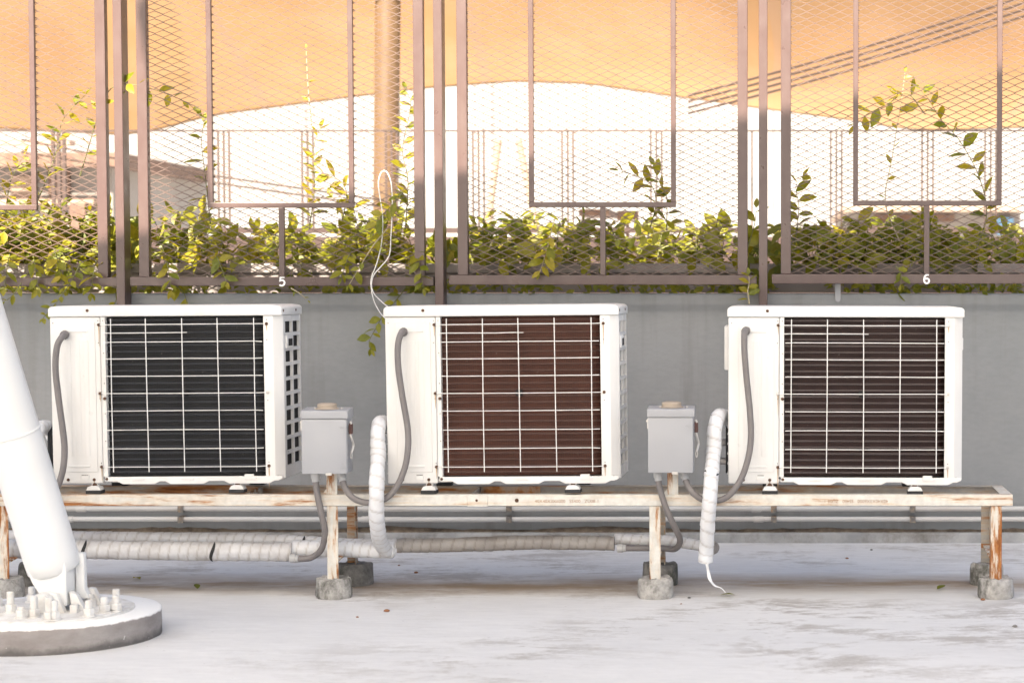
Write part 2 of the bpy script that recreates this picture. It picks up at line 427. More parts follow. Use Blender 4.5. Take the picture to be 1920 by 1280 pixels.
# ledge slab carrying the trough
tag(m_.build('ledge', 'soil'), kind='structure'); bpy.data.objects['ledge'].location = (-1.5, YW+.24, 0)

# ------------------------------------------------------------------ conduits on the wall
YC = YW-.045
for i, (py, nm) in enumerate(((953.5, 'upper grey conduit pipe running along the foot of the wall'), (973, 'lower grey conduit pipe running along the foot of the wall'))):
    z = W(960, py, YC).z
    t = empty('wall_conduit', (-1.5, YC, z), label=nm, cat='pipe')
    b = MB(); b.tube([(XL+1.5, 0, 0), (-1.2, 0, .001), (0, 0, -.001), (1, 0, .001), (XR+1.5, 0, 0)], .0112, 12); b.build('pipe', 'wallpipe', t, smooth=True)
    for px in ((687, 1422, 128) if i else (690, 1418, 152)):
        x = W(px, py, YC).x+1.5
        b = MB(); b.tube([(x-.022, 0, 0), (x-.02, 0, 0), (x+.02, 0, 0), (x+.022, 0, 0)], [.0115, .0137, .0137, .0115], 12); b.build('coupling', 'wallpipe', t, smooth=True)
    for px in (340, 955, 1451, 1711):
        x = W(px, py, YC).x+1.5
        b = MB(); b.box((x-.012, -.014, -.013), (x+.012, .035, -.0105)); b.box((x-.012, -.014, .0105), (x+.012, .035, .013)); b.box((x-.012, -.0165, -.013), (x+.012, -.0135, .013))
        b.lathe([(.004, -.02), (.004, -.0165)], (x, 0, .006), 8, 'y'); b.build('clamp', 'clampm', t)
z3 = W(1910, 939, YC-.01).z
b = MB(); b.tube([(1.19, YC, z3), (1.6, YC, z3), (XR, YC, z3)], .012, 12)
tag(b.build('thick_conduit', 'wallpipe', smooth=True), 'thicker grey pipe on the wall beyond the bench end', 'pipe')

# ------------------------------------------------------------------ mesh fence
YF = 1.44
DIGIT = {'5': [(.62, .93), (.22, .93), (.16, .56), (.3, .63), (.45, .62), (.58, .52), (.63, .35), (.57, .19), (.43, .08), (.26, .07), (.1, .15)],
         '6': [(.6, .91), (.43, .94), (.27, .86), (.16, .68), (.11, .42), (.15, .21), (.28, .08), (.42, .07), (.56, .14), (.63, .3), (.58, .46), (.45, .55), (.32, .54), (.22, .47)]}
def numeral(ch, h, loc, parent):
    pts = [Vector((x-.37, 0, z-.5))*h for x, z in DIGIT[ch]]; w = .085*h; vs = []; fs = []
    for i, p in enumerate(pts):
        d1 = (p-pts[i-1]).normalized() if i else (pts[1]-p).normalized()
        d2 = (pts[i+1]-p).normalized() if i < len(pts)-1 else d1
        t = (d1+d2).normalized(); nrm = Vector((-t.z, 0, t.x)); k = min(1.6, 1/max(.5, t.dot(d1)))
        for y in (0, .0012): vs += [p+nrm*w*k+Vector((0, y, 0)), p-nrm*w*k+Vector((0, y, 0))]
        if i: o = 4*i; fs += [(o-4, o-3, o+1, o), (o-2, o+2, o+3, o-1), (o-4, o, o+2, o-2), (o-3, o-1, o+3, o+1)]
    b = MB(); b.add(vs, fs); o = b.build('numeral', 'numeral', parent); o.location = loc; return o
ZTOP = 2.85
def panel(name, xl, xr, ybar0, ybar1, il, ir, iy, stub, num, label, open_l=True, open_r=True):
    """pixel columns of the frame (outer left, outer right), bar rows, inner frame columns, stub column"""
    c = W((xl+xr)/2, ybar1, YF)
    t = empty('mesh_fence', (c.x, YF, c.z), label=label, cat='fence panel', group='brown mesh fence panels')
    X = lambda p: W(p, 400, YF).x-c.x
    Z = lambda p: W(960, p, YF).z-c.z
    w = .043; zb0, zb1 = 0, Z(ybar0)
    H = ZTOP-c.z
    for a in (X(xl), X(xr)-w):
        b = MB(); b.box((a, -.02, zb1), (a+w, .02, H)); b.build('side_bar', 'fence', t, bevel=.003)
    b = MB(); b.box((X(xl)-.038, -.022, 0), (X(xr)+.038, .022, zb1)); bar = b.build('bottom_bar', 'fence', t, bevel=.003)
    b = MB(); b.box((X(xl)-.03, -.02, H), (X(xr)+.03, .02, H+.04)); b.build('top_bar', 'fence', t, bevel=.003)
    # inner frame (flat tube in front of the mesh)
    zi = Z(iy); q = .0215; yy0, yy1 = -.026, -.004
    b = MB(); b.box((X(il), yy0, zi), (X(ir), yy1, zi+q)); b.build('inner_bar', 'fence', t, bevel=.002)
    for a in (X(il), X(ir)-q):
        b = MB(); b.box((a, yy0, zi+q), (a+q, yy1, H)); b.build('inner_bar', 'fence', t, bevel=.002)
    if stub:
        a = X(stub)-.0115; b = MB(); b.box((a, yy0, zb1), (a+.023, yy1, zi)); b.build('inner_stub', 'fence', t, bevel=.002)
    # expanded mesh: zigzag strands
    sx, h = .0354, .01635
    x0, x1 = X(xl)+w-.004, X(xr)-w+.004
    k = int((x1-x0)/sx); vs = []; fs = []
    rows = int((H-zb1)/h)
    tw, td = .0019, .0016
    rng = random.Random(len(name)+int(xl))
    for j in range(rows):
        base = len(vs)
        for i in range(k+2):
            x = min(x0+i*sx, x1); par = (i+j) % 2
            z = zb1+j*h+(h-.0012 if par else .0012)
            if x == x1 and i > k: z = zb1+j*h+(h/2 if True else 0)
            jz = rng.uniform(-.0006, .0006); e = .0008
            vs += [(x, 0-td+e*par, z-tw+jz), (x, 0+td+e*par, z-tw*.4+jz), (x, 0+td+e*par, z+tw+jz), (x, 0-td+e*par, z+tw*.4+jz)]
        for i in range(k+1):
            o = base+4*i
            for s_ in range(4): fs.append((o+s_, o+(s_+1) % 4, o+4+(s_+1) % 4, o+4+s_))
    b = MB(); b.add(vs, fs); b.build('expanded_mesh', 'mesh', t)
    if num:
        numeral(num, .042, (X(stub), -.0236, zb1*.5), t)
    return t
panel('a', -330, 204, 520, 537, -210, 73, 394, -70, None, 'brown mesh fence panel at far left beside the white strut')
panel('b', 262, 797, 519, 536, 393, 666, 390, 530, '5', 'brown mesh fence panel marked with the white numeral five')
panel('c', 859, 1402, 516, 534, 993, 1268, 389, 1131, None, 'brown mesh fence panel without a numeral, in the middle, behind the middle unit')
panel('d', 1464, 2003, 514, 532, 1599, 1877, 386, 1737, '6', 'brown mesh fence panel marked with the white numeral six')
for px, lab in ((229, 'brown square fence post behind the left air conditioner'), (825, 'brown square fence post behind the middle air conditioner'), (1431, 'brown square fence post behind the right air conditioner')):
    x = W(px, 400, YF).x; zb = .45
    t = empty('fence_post', (x, YF, zb), label=lab, cat='post', group='brown fence posts')
    b = MB(); b.box((-.0185, -.033, 0), (.0185, .051, ZTOP-zb+.04)); b.build('tube', 'fence', t, bevel=.003)
    b = MB(); b.box((-.045, .052, .05), (.045, .058, .2)); b.build('wall_plate', 'fence', t, bevel=.002)
# grey tongue-shaped bracket hanging over the wall top
c = W(1571, 555, YW-.03)
b = MB(); w = .0125; zt_ = W(1571, 533, YW-.03).z; zb_ = W(1571, 566, YW-.03).z
poly = [(-w, zt_-zb_), (w, zt_-zb_)]+[(w*math.cos(a), w+w*math.sin(a)-w) for a in [0, -.6, -1.2, -PI/2, -1.95, -2.55, -PI]]
b.prism(poly, 'y', -.004, .004); o = b.build('wall_bracket', 'box', bevel=.001); o.location = (c.x, YW-.026, zb_+w)
tag(o, 'grey round-ended metal strap on the wall top above the right unit', 'bracket')

# ------------------------------------------------------------------ background beyond the planter
YB = 7.0
zr = W(960, 245, YB).z; zbm = W(960, 432, YB).z
rt = empty('background_railing', (-2, YB, zbm), label='thin brown railing with uprights in threes behind the plants', cat='railing')
b = MB(); b.box((-9, -.012, zr-zbm-.008), (9, .012, zr-zbm+.004)); b.build('top_rail', 'bgpost', rt)
b = MB(); b.box((-9, -.03, -.018), (9, .03, .018)); b.build('bottom_rail', 'brown', rt)
for base in (-60, 112, 421, 578, 735, 898, 1065, 1231, 1400, 1568, 1739, 1857, 2010):
    for dx in (-10.5, 0, 10):
        x = W(base+dx, 400, YB).x+2; r = .0065 if base != 112 else .012
        b = MB(); b.box((x-r, -r, .018), (x+r, r, zr-zbm-.008)); b.build('upright', 'bgpost', rt)
b = MB(); z1 = W(960, 444, YB).z; b.box((-11, 0, 0), (7, .15, z1)); o = b.build('background_parapet', 'brown'); o.location = (0, YB-.02, 0)
tag(o, 'dark brown parapet below the background railing', 'parapet')
# canopy of amber membrane further back
YM = 12.0
cv = [(-900, 262), (-400, 258), (0, 240), (230, 252), (285, 245), (400, 215), (660, 181), (800, 164), (960, 152), (1100, 156), (1250, 178), (1440, 204), (1600, 225), (1690, 240), (1760, 243), (2000, 236), (2600, 262)]
nu, nv = 90, 24; vs = []; fs = []
def edge_z(px):
    for (a, ya), (c_, yc) in zip(cv, cv[1:]):
        if a <= px <= c_:
            t = (px-a)/(c_-a); return ya+(yc-ya)*t
for i in range(nu+1):
    px = -900+3500*i/nu; p = W(px, edge_z(px), YM)
    for j in range(nv+1):
        t = j/nv; y = YM-5.5*t
        z = p.z+(2.9*t**1.0)-.55*math.sin(PI*t)+(.28*math.sin(px/420.0+1.0)+.10*math.sin(px/150.0+2.2*t)+.05*math.sin(px/61.0-3*t))*math.sin(PI*t)
        vs.append((p.x, y, z))
for i in range(nu):
    for j in range(nv):
        a = i*(nv+1)+j; fs.append((a, a+1, a+nv+2, a+nv+1))
ct = empty('membrane_canopy', (0, 0, 0), label='amber tensile membrane canopy above the background railing', cat='canopy')
b = MB(); b.add(vs, fs); b.build('membrane', 'membrane_bg', ct, smooth=True, angle=180)
b = MB(); b.tube([vs[i*(nv+1)] for i in range(nu+1)], .012, 6); b.build('edge_cable', 'mast', ct, smooth=True)
# mast
p0 = W(722, 500, 9.0); p1 = W(728, -60, 9.0)
b = MB(); b.tube([(p0.x-.02, 9, 0), p0, p1, (p1.x+.01, 9, p1.z+.4)], [.098, .1, .103, .103], 24)
tag(b.build('canopy_mast', 'mast', smooth=True), 'thick tan steel mast rising behind the fence panel numbered five', 'mast')
# four parallel cables under the canopy
for k in range(4):
    a = W(1290, 180+k*11, 6.4); c_ = W(1990, -30+k*12.5, 6.4)
    pts = [a.lerp(c_, t)+Vector((0, 0, -.03*math.sin(PI*t))) for t in [i/12 for i in range(13)]]
    b = MB(); b.tube(pts, .0085, 6)
    tag(b.build('stay_cable', 'cable', smooth=True), ['topmost', 'second from top', 'third from top', 'lowest'][k]+' of the four dark cables slanting across the upper right', 'cable', 'four slanting cables')
for k, (pa, pm, pb) in enumerate((((40, 262), (330, 318), (720, 376)), ((40, 285), (330, 332), (720, 388)))):
    b = MB(); b.tube(catmull([W(*pa, 8.5), W(*pm, 8.5), W(*pb, 8.5)], 10), .008, 6)
    tag(b.build('sagging_cable', 'cable', smooth=True), ['upper', 'lower'][k]+' of two thin sagging cables behind the left fence panels', 'cable', 'two sagging cables')
# white panelled wall closing the view behind the railing
hx = W(1000, 300, 24).x
t = empty('panel_wall', (hx, 24, 0), label='tall sunlit white panelled wall far behind the railing', cat='wall')
for i in range(14):
    a = W(-300+i*175, 300, 24).x-hx; c_ = W(-300+(i+1)*175, 300, 24).x-hx
    b = MB(); b.box((a+.006, 0, 0), (c_-.006, .06, W(960, 118, 24).z)); b.build('panel', 'hoarding', t, bevel=.006, bseg=1)
b = MB(); b.box((W(-300, 300, 24).x-hx, .062, 0), (W(2150, 300, 24).x-hx, .12, W(960, 122, 24).z)); b.build('frame', 'box', t)
# pale house at the left, far back
p = W(60, 300, 17); hx = p.x
t = empty('background_house', (hx, 17, 0), label='pale blurred house with brown eaves at the far left', cat='house')
def bx(px0, py0, px1, py1, Y, dep, name, mat):
    a = W(px0, py0, Y); c_ = W(px1, py1, Y)
    b = MB(); b.box((a.x-hx, Y-17, c_.z), (c_.x-hx, Y-17+dep, a.z)); return b.build(name, mat, t)
bx(-700, 300, 215, 620, 17, 4, 'wall', 'pale')
bx(-700, 286, 225, 312, 16.7, 4, 'eaves', 'roof')
bx(-700, 262, 130, 272, 16.2, .2, 'gutter', 'beige')
bx(20, 330, 60, 372, 16.95, .1, 'window', 'beige'); bx(90, 320, 130, 380, 16.95, .1, 'window', 'roof')
bx(-700, 372, 175, 384, 16.8, .4, 'canopy_edge', 'beige'); bx(130, 380, 160, 440, 16.6, .3, 'door', 'roof')
# low beige building at the right
hx = W(1760, 420, 19).x
t = empty('background_shed', (hx, 17, 0), label='low beige building at the right behind the railing', cat='building')
bx(1590, 392, 1912, 600, 19, 5, 'wall', 'pale'); bx(1580, 386, 1918, 396, 18.6, 5, 'roof', 'beige')
bx(1640, 402, 1790, 416, 18.97, .06, 'shutter', 'roof'); bx(1870, 408, 1900, 440, 18.9, .2, 'window', 'blueglass')
bx(1600, 424, 1720, 432, 18.9, .2, 'ledge', 'beige')
hx = W(1890, 470, 9).x
t = empty('background_cabinet', (hx, 17, 0), label='dark sloped cabinet behind the plants at the far right', cat='cabinet')
bx(1842, 448, 2080, 560, 8.0, .6, 'body', 'brown'); bx(1900, 468, 1925, 560, 7.9, .09, 'grey_panel', 'box')
# dark sign board
hx = W(1176, 404, 11).x
t = empty('sign_board', (hx, 17, 0), label='small blank dark brown board behind the middle fence panel', cat='board')
bx(1157, 395, 1197, 413, 11, .05, 'board', 'roof'); bx(1173, 413, 1180, 470, 11.01, .04, 'post', 'roof')
hx = W(1100, 404, 11).x
t = empty('tarpaulin_roof', (hx, 17, 0), label='brown low awning roof left of the small dark board', cat='awning')
bx(1085, 392, 1142, 404, 12, 1, 'roof', 'roof'); bx(1090, 404, 1096, 470, 12.1, .05, 'post', 'roof')
for k, (pa, pb) in enumerate((((935, 262), (914, 430)), ((972, 262), (1006, 430)))):
    b = MB(); b.tube([W(*pa, 10), W(*pb, 10)], .03, 10)
    tag(b.build('leaning_pole', 'beige', smooth=True), ['left', 'right'][k]+' of two pale leaning poles behind the middle fence panel', 'pole', 'two leaning poles')

# ------------------------------------------------------------------ steel bench
YR = .34                                                            # rear rail outer face
zrail = W(1400, 927, 0).z; A = .04; T = .004
XB0, XB1 = -4.1, W(1899, 935, 0).x
bt = empty('steel_bench', (-1, 0, 0), label='long rusty cream steel angle bench carrying the air conditioners', cat='bench')
OX = 1.0
def rail(y_out, sgn, mat, nm='front'):
    b = MB(); y = y_out
    prof = [(y, zrail), (y+sgn*A, zrail), (y+sgn*A, zrail-T), (y+sgn*T, zrail-T), (y+sgn*T, zrail-A), (y, zrail-A)]
    b.prism(prof, 'x', XB0+OX, XB1+OX); return b.build('rail', mat, bt, bevel=.0012, bseg=1)
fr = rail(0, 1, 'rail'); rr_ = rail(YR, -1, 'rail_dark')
b = MB(); x = XB1+OX
b.prism([(x, zrail-.0005), (x-A, zrail-.0005), (x-A, zrail-T), (x-T, zrail-T), (x-T, zrail-A+.002), (x, zrail-A+.002)], 'y', A, YR-A); b.build('end_rail', 'rail', bt, bevel=.001, bseg=1)
for px in (470, 893, 1445):                                       # cross members under the units
    x = W(px, 935, .1).x+OX; b = MB(); b.box((x-.02, T+.001, zrail-A+.006), (x+.02, YR-T-.001, zrail-A+.010)); b.box((x-.02, T+.001, zrail-A+.010), (x-.016, YR-T-.001, zrail-.006)); b.build('cross_member', 'rail', bt)
# rusty box plates seen under the middle unit
x = W(955, 918, .25).x+OX
b = MB(); b.box((x-.11, .285, zrail-.034), (x+.11, .291, zrail+.0)); b.build('splice_plate', 'rustplate', bt, bevel=.001)
def angle_leg(x, y, sx, sy, z0, z1, mat, nm='leg'):
    b = MB(); w_ = .0395
    xa, xb = (x, x+sx*w_); 
    poly = [(x, y), (x+sx*w_, y), (x+sx*w_, y+sy*T), (x+sx*T, y+sy*T), (x+sx*T, y+sy*w_), (x, y+sy*w_)]
    b.prism(poly, 'z', z0, z1); return b.build(nm, mat, bt, bevel=.001, bseg=1)
def foot(x, y, mat, label, seed, r=.0635, h=.07, squash=1.0):
    rng = random.Random(seed); b = MB(); seg = 36; vs = []; fs = []
    prof = [(r*.96, 0), (r*1.02, .008), (r, h*.35), (r*.99, h*.7), (r*.97, h-.006), (r*.9, h), (r*.5, h-.003), (.001, h-.001)]
    for q, (rr, hh) in enumerate(prof):
        for k in range(seg):
            a = 2*PI*k/seg; nn = noise.noise(Vector((math.cos(a)*2+seed*7, math.sin(a)*2, hh*30)))
            n2 = noise.noise(Vector((math.cos(a)*7+seed*3, math.sin(a)*7, hh*90)))
            ra = rr*(1+.05*nn+.035*n2); hz = hh+((.007*nn+.004*n2) if q > 2 else 0)
            vs.append((ra*math.cos(a), ra*math.sin(a)*squash, hz))
    for i in range(len(prof)-1):
        for k in range(seg):
            a = i*seg+k; c_ = i*seg+(k+1) % seg; fs.append((a, c_, c_+seg, a+seg))
    fs += [tuple(range(seg-1, -1, -1)), tuple(range((len(prof)-1)*seg, len(prof)*seg))]
    b.add(vs, fs); o = b.build('concrete_foot', mat, None, smooth=True, angle=50); o.location = (x, y, 0)
    return tag(o, label, 'concrete block', 'concrete feet under the bench legs')
where = ['at the far left edge', 'under the leg by the left switch box', 'under the leg by the right switch box', 'at the right end of the bench']
for i, px in enumerate((-6, 612.5, 1217.5, 1858)):
    xf = W(px, 1000, 0).x; xf2 = xf+.0395
    angle_leg(xf+OX, .0045, 1, 1, .055, zrail-A-.001, 'leg')
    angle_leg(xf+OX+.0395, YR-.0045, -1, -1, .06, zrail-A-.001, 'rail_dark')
    foot(xf+.02, .02, 'foot', 'lighter front concrete foot '+where[i], i+1)
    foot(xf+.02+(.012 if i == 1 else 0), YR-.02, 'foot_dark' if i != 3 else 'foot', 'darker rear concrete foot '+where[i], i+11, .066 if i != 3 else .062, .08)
    # brace between front and rear leg
    z0, z1 = W(1400, 1050, .05).z, W(1400, 1022, .3).z
    b = MB(); xx = xf+OX+.006
    b.add([(xx, .035, z0), (xx+.026, .035, z0), (xx+.026, YR-.03, z1), (xx, YR-.03, z1), (xx, .035, z0-.005), (xx+.026, .035, z0-.005), (xx+.026, YR-.03, z1-.005), (xx, YR-.03, z1-.005)],
          [(0, 1, 2, 3), (4, 7, 6, 5), (0, 4, 5, 1), (1, 5, 6, 2), (2, 6, 7, 3), (3, 7, 4, 0)]); b.build('brace', 'leg', bt)
# uprights for the switch boxes stand on the front rail
for px in (612.5, 1251.5):
    x = W(px, 900, .012).x+OX
    b = MB(); b.box((x, .006, zrail-.03), (x+.0385, .012, W(960, 800, 0).z)); b.build('box_upright', 'leg', bt, bevel=.001, bseg=1)
    # little bent lug left of the upright
    b = MB(); b.prism([(x-.022, zrail), (x, zrail), (x, zrail+.022), (x-.012, zrail+.006)], 'y', .012, .016); b.build('lug', 'rail', bt)
for px in (894, 969, 970):
    x = W(px, 941, 0).x+OX; b = MB(); b.lathe([(.007, -.003), (.007, .001), (.004, -.006)][::-1], (x, -.0003, zrail-.02), 10, 'y')
    if px != 970: b.build('bolt', 'screw', bt)
xs = W(887, 937, 0).x+OX
b = MB(); b.box((xs-.02, -.0045, zrail-A-.002), (xs+.052, -.0002, zrail-.004)); b.build('splice_plate', 'rail', bt, bevel=.001, bseg=1)
put_text('40X40X3X6000   SS400   ZU08-1', .0165, (W(1063, 940, 0).x+OX, -.0006, zrail-.0235), bt, 'stamp', 'stamp', offset=-.0002, extrude=.0003)
put_text('40X40X3X6000   SS400   ZU08-1', .0165, (W(1605, 940, 0).x+OX, -.0006, zrail-.0225), bt, 'stamp', 'stamp', offset=-.0002, extrude=.0003, flip=True)

# ------------------------------------------------------------------ air conditioner units
def sheet_profile(prof, z0, z1, mb, thick=0):
    vs = []; fs = []
    for i, (x, y) in enumerate(prof):
        vs += [(x, y, z0), (x, y, z1)]
        if i: o = 2*i; fs.append((o-2, o, o+1, o-1))
    return mb.add(vs, fs)
def ac_unit(px, yaw, roll, k, label, ybase):
    p = W(px, ybase, .03)
    t = empty('air_conditioner', (p.x, .03, zrail+.0005), (0, roll, yaw), label, 'air conditioner', 'outdoor air conditioner units')
    t.scale = ((.978, .987, .992)[k], 1, .98)
    Wd, D = .843, .29; zc = .642; zb = .055
    # service panel and left side
    b = MB(); b.box((0, .002, .036), (.183, .17, zc)); sp = b.build('service_panel', 'white', t, smooth=True, bevel=.007, bseg=3)
    e = MB(); e.box((.038, -.0012, .078), (.165, .004, .622)); e.build('embossed_panel', 'white', sp, smooth=True, bevel=.0035, bseg=3)
    for z_ in (.590, .099):
        e = MB(); e.box((.058, -.0042, z_-.004), (.138, .001, z_+.004)); e.build('rib', 'white', sp, smooth=True, bevel=.003, bseg=3)
    for x_ in (.066, .099, .130):
        e = MB(); e.box((x_-.010, -.0026, .135), (x_+.010, .001, .555)); e.build('rib', 'white', sp, smooth=True, bevel=.0045, bseg=3)
    e = MB(); e.box((.103, -.0022, .047), (.132, .003, .066)); e.build('knockout', 'white', sp, smooth=True, bevel=.0012)
    e = MB(); e.box((.106, -.0028, .0655), (.129, .003, .067)); e.build('knockout_slot', 'dark', sp)
    # rest of the left wall
    b = MB(); b.box((.001, .171, .036), (.012, D, zc)); b.build('left_side', 'white', t, bevel=.002)
    for q in range(5):
        z_ = .07+q*.036; b = MB(); b.box((-.003, .012, z_), (.03, .09, z_+.004)); b.build('louvre', 'white', t, bevel=.001)
    b = MB(); b.box((-.013-(.004 if k == 2 else 0), .11, .445), (.001, .28, .608)); b.build('handle_cover', 'white', t, smooth=True, bevel=.006, bseg=3)
    b = MB(); b.box((-.012, .15, .06), (.0, .28, .24)); b.build('valve_plate', 'dark', t, bevel=.002)
    for z_ in (.10, .17):
        b = MB(); b.tube([(0, .2, z_), (-.026, .2, z_), (-.034, .2, z_+.004)], .014, 12); b.build('valve', 'zinc', t, smooth=True)
    # strip between panel and coil
    b = MB(); b.box((.184, .004, .06), (.2005, .05, zc)); b.build('edge_strip', 'white', t, bevel=.0015)
    # right front post with chamfered corner
    xr = .778
    b = MB(); b.prism([(xr, .002), (.808, .002), (.813, .003), (Wd-.003, .026), (Wd, .030), (Wd, .046), (Wd-.012, .046), (xr+.006, .03), (xr, .02)], 'z', .05, zc); b.build('corner_post', 'white', t, smooth=True, angle=20)
    # side grille lattice: two columns by ten rows
    ya, ybk = .046, D-.012; gm = MB(); xo, xi = Wd, Wd-.010; n_r = 10
    z0, z1 = .085, .626; bar = .013
    cols = [ya, ya+.012, (ya+ybk)/2-bar/2, (ya+ybk)/2+bar/2, ybk-.014, ybk]
    for a, c_ in ((0, 1), (2, 3), (4, 5)): gm.box((xi, cols[a], .05), (xo, cols[c_], zc))
    pitch = (z1-z0)/n_r
    for q in range(n_r+1):
        z_ = z0+q*pitch
        for a, c_ in ((1, 2), (3, 4)):
            za, zb_ = z_-bar/2, z_+bar/2
            if q == 0: za = .05
            if q == n_r: zb_ = zc
            gm.box((xi+.0005, cols[a], za), (xo-.0008, cols[c_], zb_))
    sg = gm.build('side_grille', 'white', t)
    b = MB(); b.box((xi-.007, ya, .052), (xi-.004, ybk, zc-.004)); b.build('grille_shade_sheet', 'dark', sg)  # added dark sheet, stands in for the shade inside the grille openings
    hz = z0+8*pitch; b = MB(); b.box((xi+.001, cols[1]+.002, hz+.004), (xo+.006, cols[2]-.002, hz+pitch-.004)); hd = b.build('carry_handle', 'white', t, smooth=True, bevel=.004)
    b = MB(); b.box((xo+.004, cols[1]+.02, hz+.012), (xo+.0066, cols[2]-.02, hz+pitch-.016)); b.build('handle_recess', 'dark', hd)
    # back of the casing (fan side)
    b = MB(); b.box((.012, D-.006, .05), (Wd-.011, D, zc)); b.build('back_panel', 'white', t)
    b = MB(); b.box((.19, .2, .06), (.55, .27, .62)); b.build('fan_housing', 'dark', t)
    # coil: sheet of fins bending round the right corner, hairpin tubes standing out of it
    y0 = .026; rc = .07; xe = .80; prof = [(.185, y0), (xe-rc, y0)]
    for q in range(1, 9):
        a = PI/2*q/8; prof.append((xe-rc+rc*math.sin(a), y0+rc-rc*math.cos(a)))
    prof.append((xe, .22))
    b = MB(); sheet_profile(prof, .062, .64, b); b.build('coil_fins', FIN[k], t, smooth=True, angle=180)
    nt_ = 25
    tp = [(x_, y_-.0005) for x_, y_ in prof]
    tm = None
    for q in range(nt_):
        z_ = .075+q*(.555/(nt_-1))
        if tm is None:
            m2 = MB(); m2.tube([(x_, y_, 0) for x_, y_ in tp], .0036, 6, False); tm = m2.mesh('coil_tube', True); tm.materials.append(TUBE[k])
        o = obj_from_mesh('coil_tube', tm, t); o.location = (0, 0, z_)
    b = MB(); b.box((.470, .004, .352), (.492, .024, .374)); b.build('coil_clip', 'dark', t, bevel=.002)
    # top cover
    b = MB(); c0, c1 = zc+.0008, zc+.040
    b.prism([(-.004, c0), (-.004, c1-.012), (.004, c1-.003), (.03, c1), (Wd-.035, c1), (Wd-.004, c1-.004), (Wd+.004, c1-.012), (Wd+.004, c0)], 'y', -.004, D+.004)
    b.build('top_cover', 'white', t, smooth=True, bevel=.005, bseg=3)
    # base pan with scalloped flange
    dips = [(.255, .37), (.43, .55), (.645, .79)]
    low = [(.19, .043)]
    for a, c_ in dips: low += [(a-.02, .043), (a, .033), (c_, .033), (c_+.02, .043)]
    low += [(Wd-.02, .043), (Wd-.004, .05)]
    b = MB(); b.prism([(.19, .0598)]+low[:]+[(Wd-.004, .0598)], 'y', -.001, .012); pan = b.build('base_pan', 'white', t, bevel=.0015)
    b = MB(); b.box((.013, .013, .044), (Wd-.013, D-.008, .052)); b.build('base_floor', 'white', t)
    for a in (.29, .47, .70):
        b = MB(); b.box((a, -.0035, .047), (a+.045, .002, .056)); b.build('pan_rib', 'white', pan, smooth=True, bevel=.002)
    b = MB(); b.box((.70, -.003, .052), (.735, .010, .067)); b.build('pan_tab', 'white', pan, smooth=True, bevel=.003)
    # feet
    for x_ in (.15, .672):
        for y_ in (-.012, D-.03):
            b = MB(); b.prism([(x_-.026, .012), (x_+.028, .012), (x_+.022, .024), (x_+.012, .028), (x_-.012, .028), (x_-.02, .024)], 'y', y_, y_+.04); ft = b.build('foot', 'white', t, bevel=.0015)
            b = MB(); b.box((x_-.027, y_-.002, 0), (x_+.029, y_+.042, .0115)); b.build('rubber_pad', 'black', ft, bevel=.001)
            b = MB(); b.lathe([(.009, 0), (.009, .004), (.005, .008), (.005, .014)], (x_, y_+.02, .028), 8); b.build('anchor_bolt', 'screw', ft)
            b = MB(); b.box((x_-.012, y_+.02, .028), (x_+.012, y_+.035, .045)); b.build('foot_neck', 'white', ft)
    # wire guard
    zs = [.613, .5825, .550, .489, .4265, .364, .300, .231, .163, .0965]
    jig = random.Random(k+5)
    for j, z_ in enumerate(zs):
        xa, xb = (.205, .775)
        if j in (0, 5, 9): xa, xb = (.180, .789)
        if j == 1: xa, xb = (.196, .503)
        dz = jig.uniform(-.0012, .0012)
        pts = [(xa, -.001 if j in (0, 5, 9) else -.009, z_+dz), (xa+.03, -.010, z_), (.5 if xb > .52 else .4, -.0115, z_+jig.uniform(-.001, .001)), (xb-.03, -.010, z_+jig.uniform(-.001, .001)), (xb, -.001 if j in (0, 5, 9) else -.009, z_+dz)]
        b = MB(); b.tube(pts, .0016, 6); b.build('guard_wire', 'wire', t, smooth=True)
    for x_ in (.226, .355, .486, .616, .747):
        b = MB(); b.tube([(x_+jig.uniform(-.002, .002), -.0145, .638-.003), (x_, -.0150, .35), (x_+jig.uniform(-.002, .002), -.0145, .078)], .0018, 6); b.build('guard_wire', 'wire', t, smooth=True)
    # screws
    for j, (x_, z_) in enumerate([(.179, .613), (.179, .364), (.179, .0965), (.79, .613), (.79, .364), (.79, .0965), (.140, .665), (.195, .345), (.197, .052), (.055, .05), (.150, .05), (.82, .055)]):
        yy = -.0002 if j < 6 else (-.004 if j == 6 else .001)
        if j == 11: yy = .008
        if j in (9, 10): yy = .002
        b = MB(); b.lathe([(.002, -.0042), (.0050, -.0035), (.0058, -.0005), (.0058, .003)], (x_, yy, z_), 10, 'y')
        b.build('screw', 'zinc' if (k == 2 and j in (1, 3, 4, 5)) or (k == 0 and j == 4) else 'screw', t, smooth=True)
    for j, (x_, z_) in enumerate([(.179, .607), (.179, .0905), (.79, .607), (.79, .0905), (.179, .358), (.150, .044)]):
        ln = jig.uniform(.008, .05) if (j+k) % 3 else .075
        if j == 5: ln = .006
        b = MB(); b.prism([(x_-.0022, z_), (x_+.0022, z_), (x_+.0008, z_-ln), (x_-.0003, z_-ln*.9)], 'y', .0012, .003); b.build('rust_run', 'run', t)
    hb = MB()
    for x_, z_ in [(.176, .628), (.176, .548), (.178, .345), (.178, .11), (.79, .628), (.79, .555), (.79, .335), (.79, .11), (.193, .628), (.194, .51), (.194, .40), (.195, .29), (.195, .19), (.012, .62)]:
        hb.lathe([(.0018, -.0006), (.0018, .004)], (x_, .0015 if x_ < .18 or x_ > .7 else .0035, z_), 6, 'y')
    hb.build('screw_holes', 'dark', t)
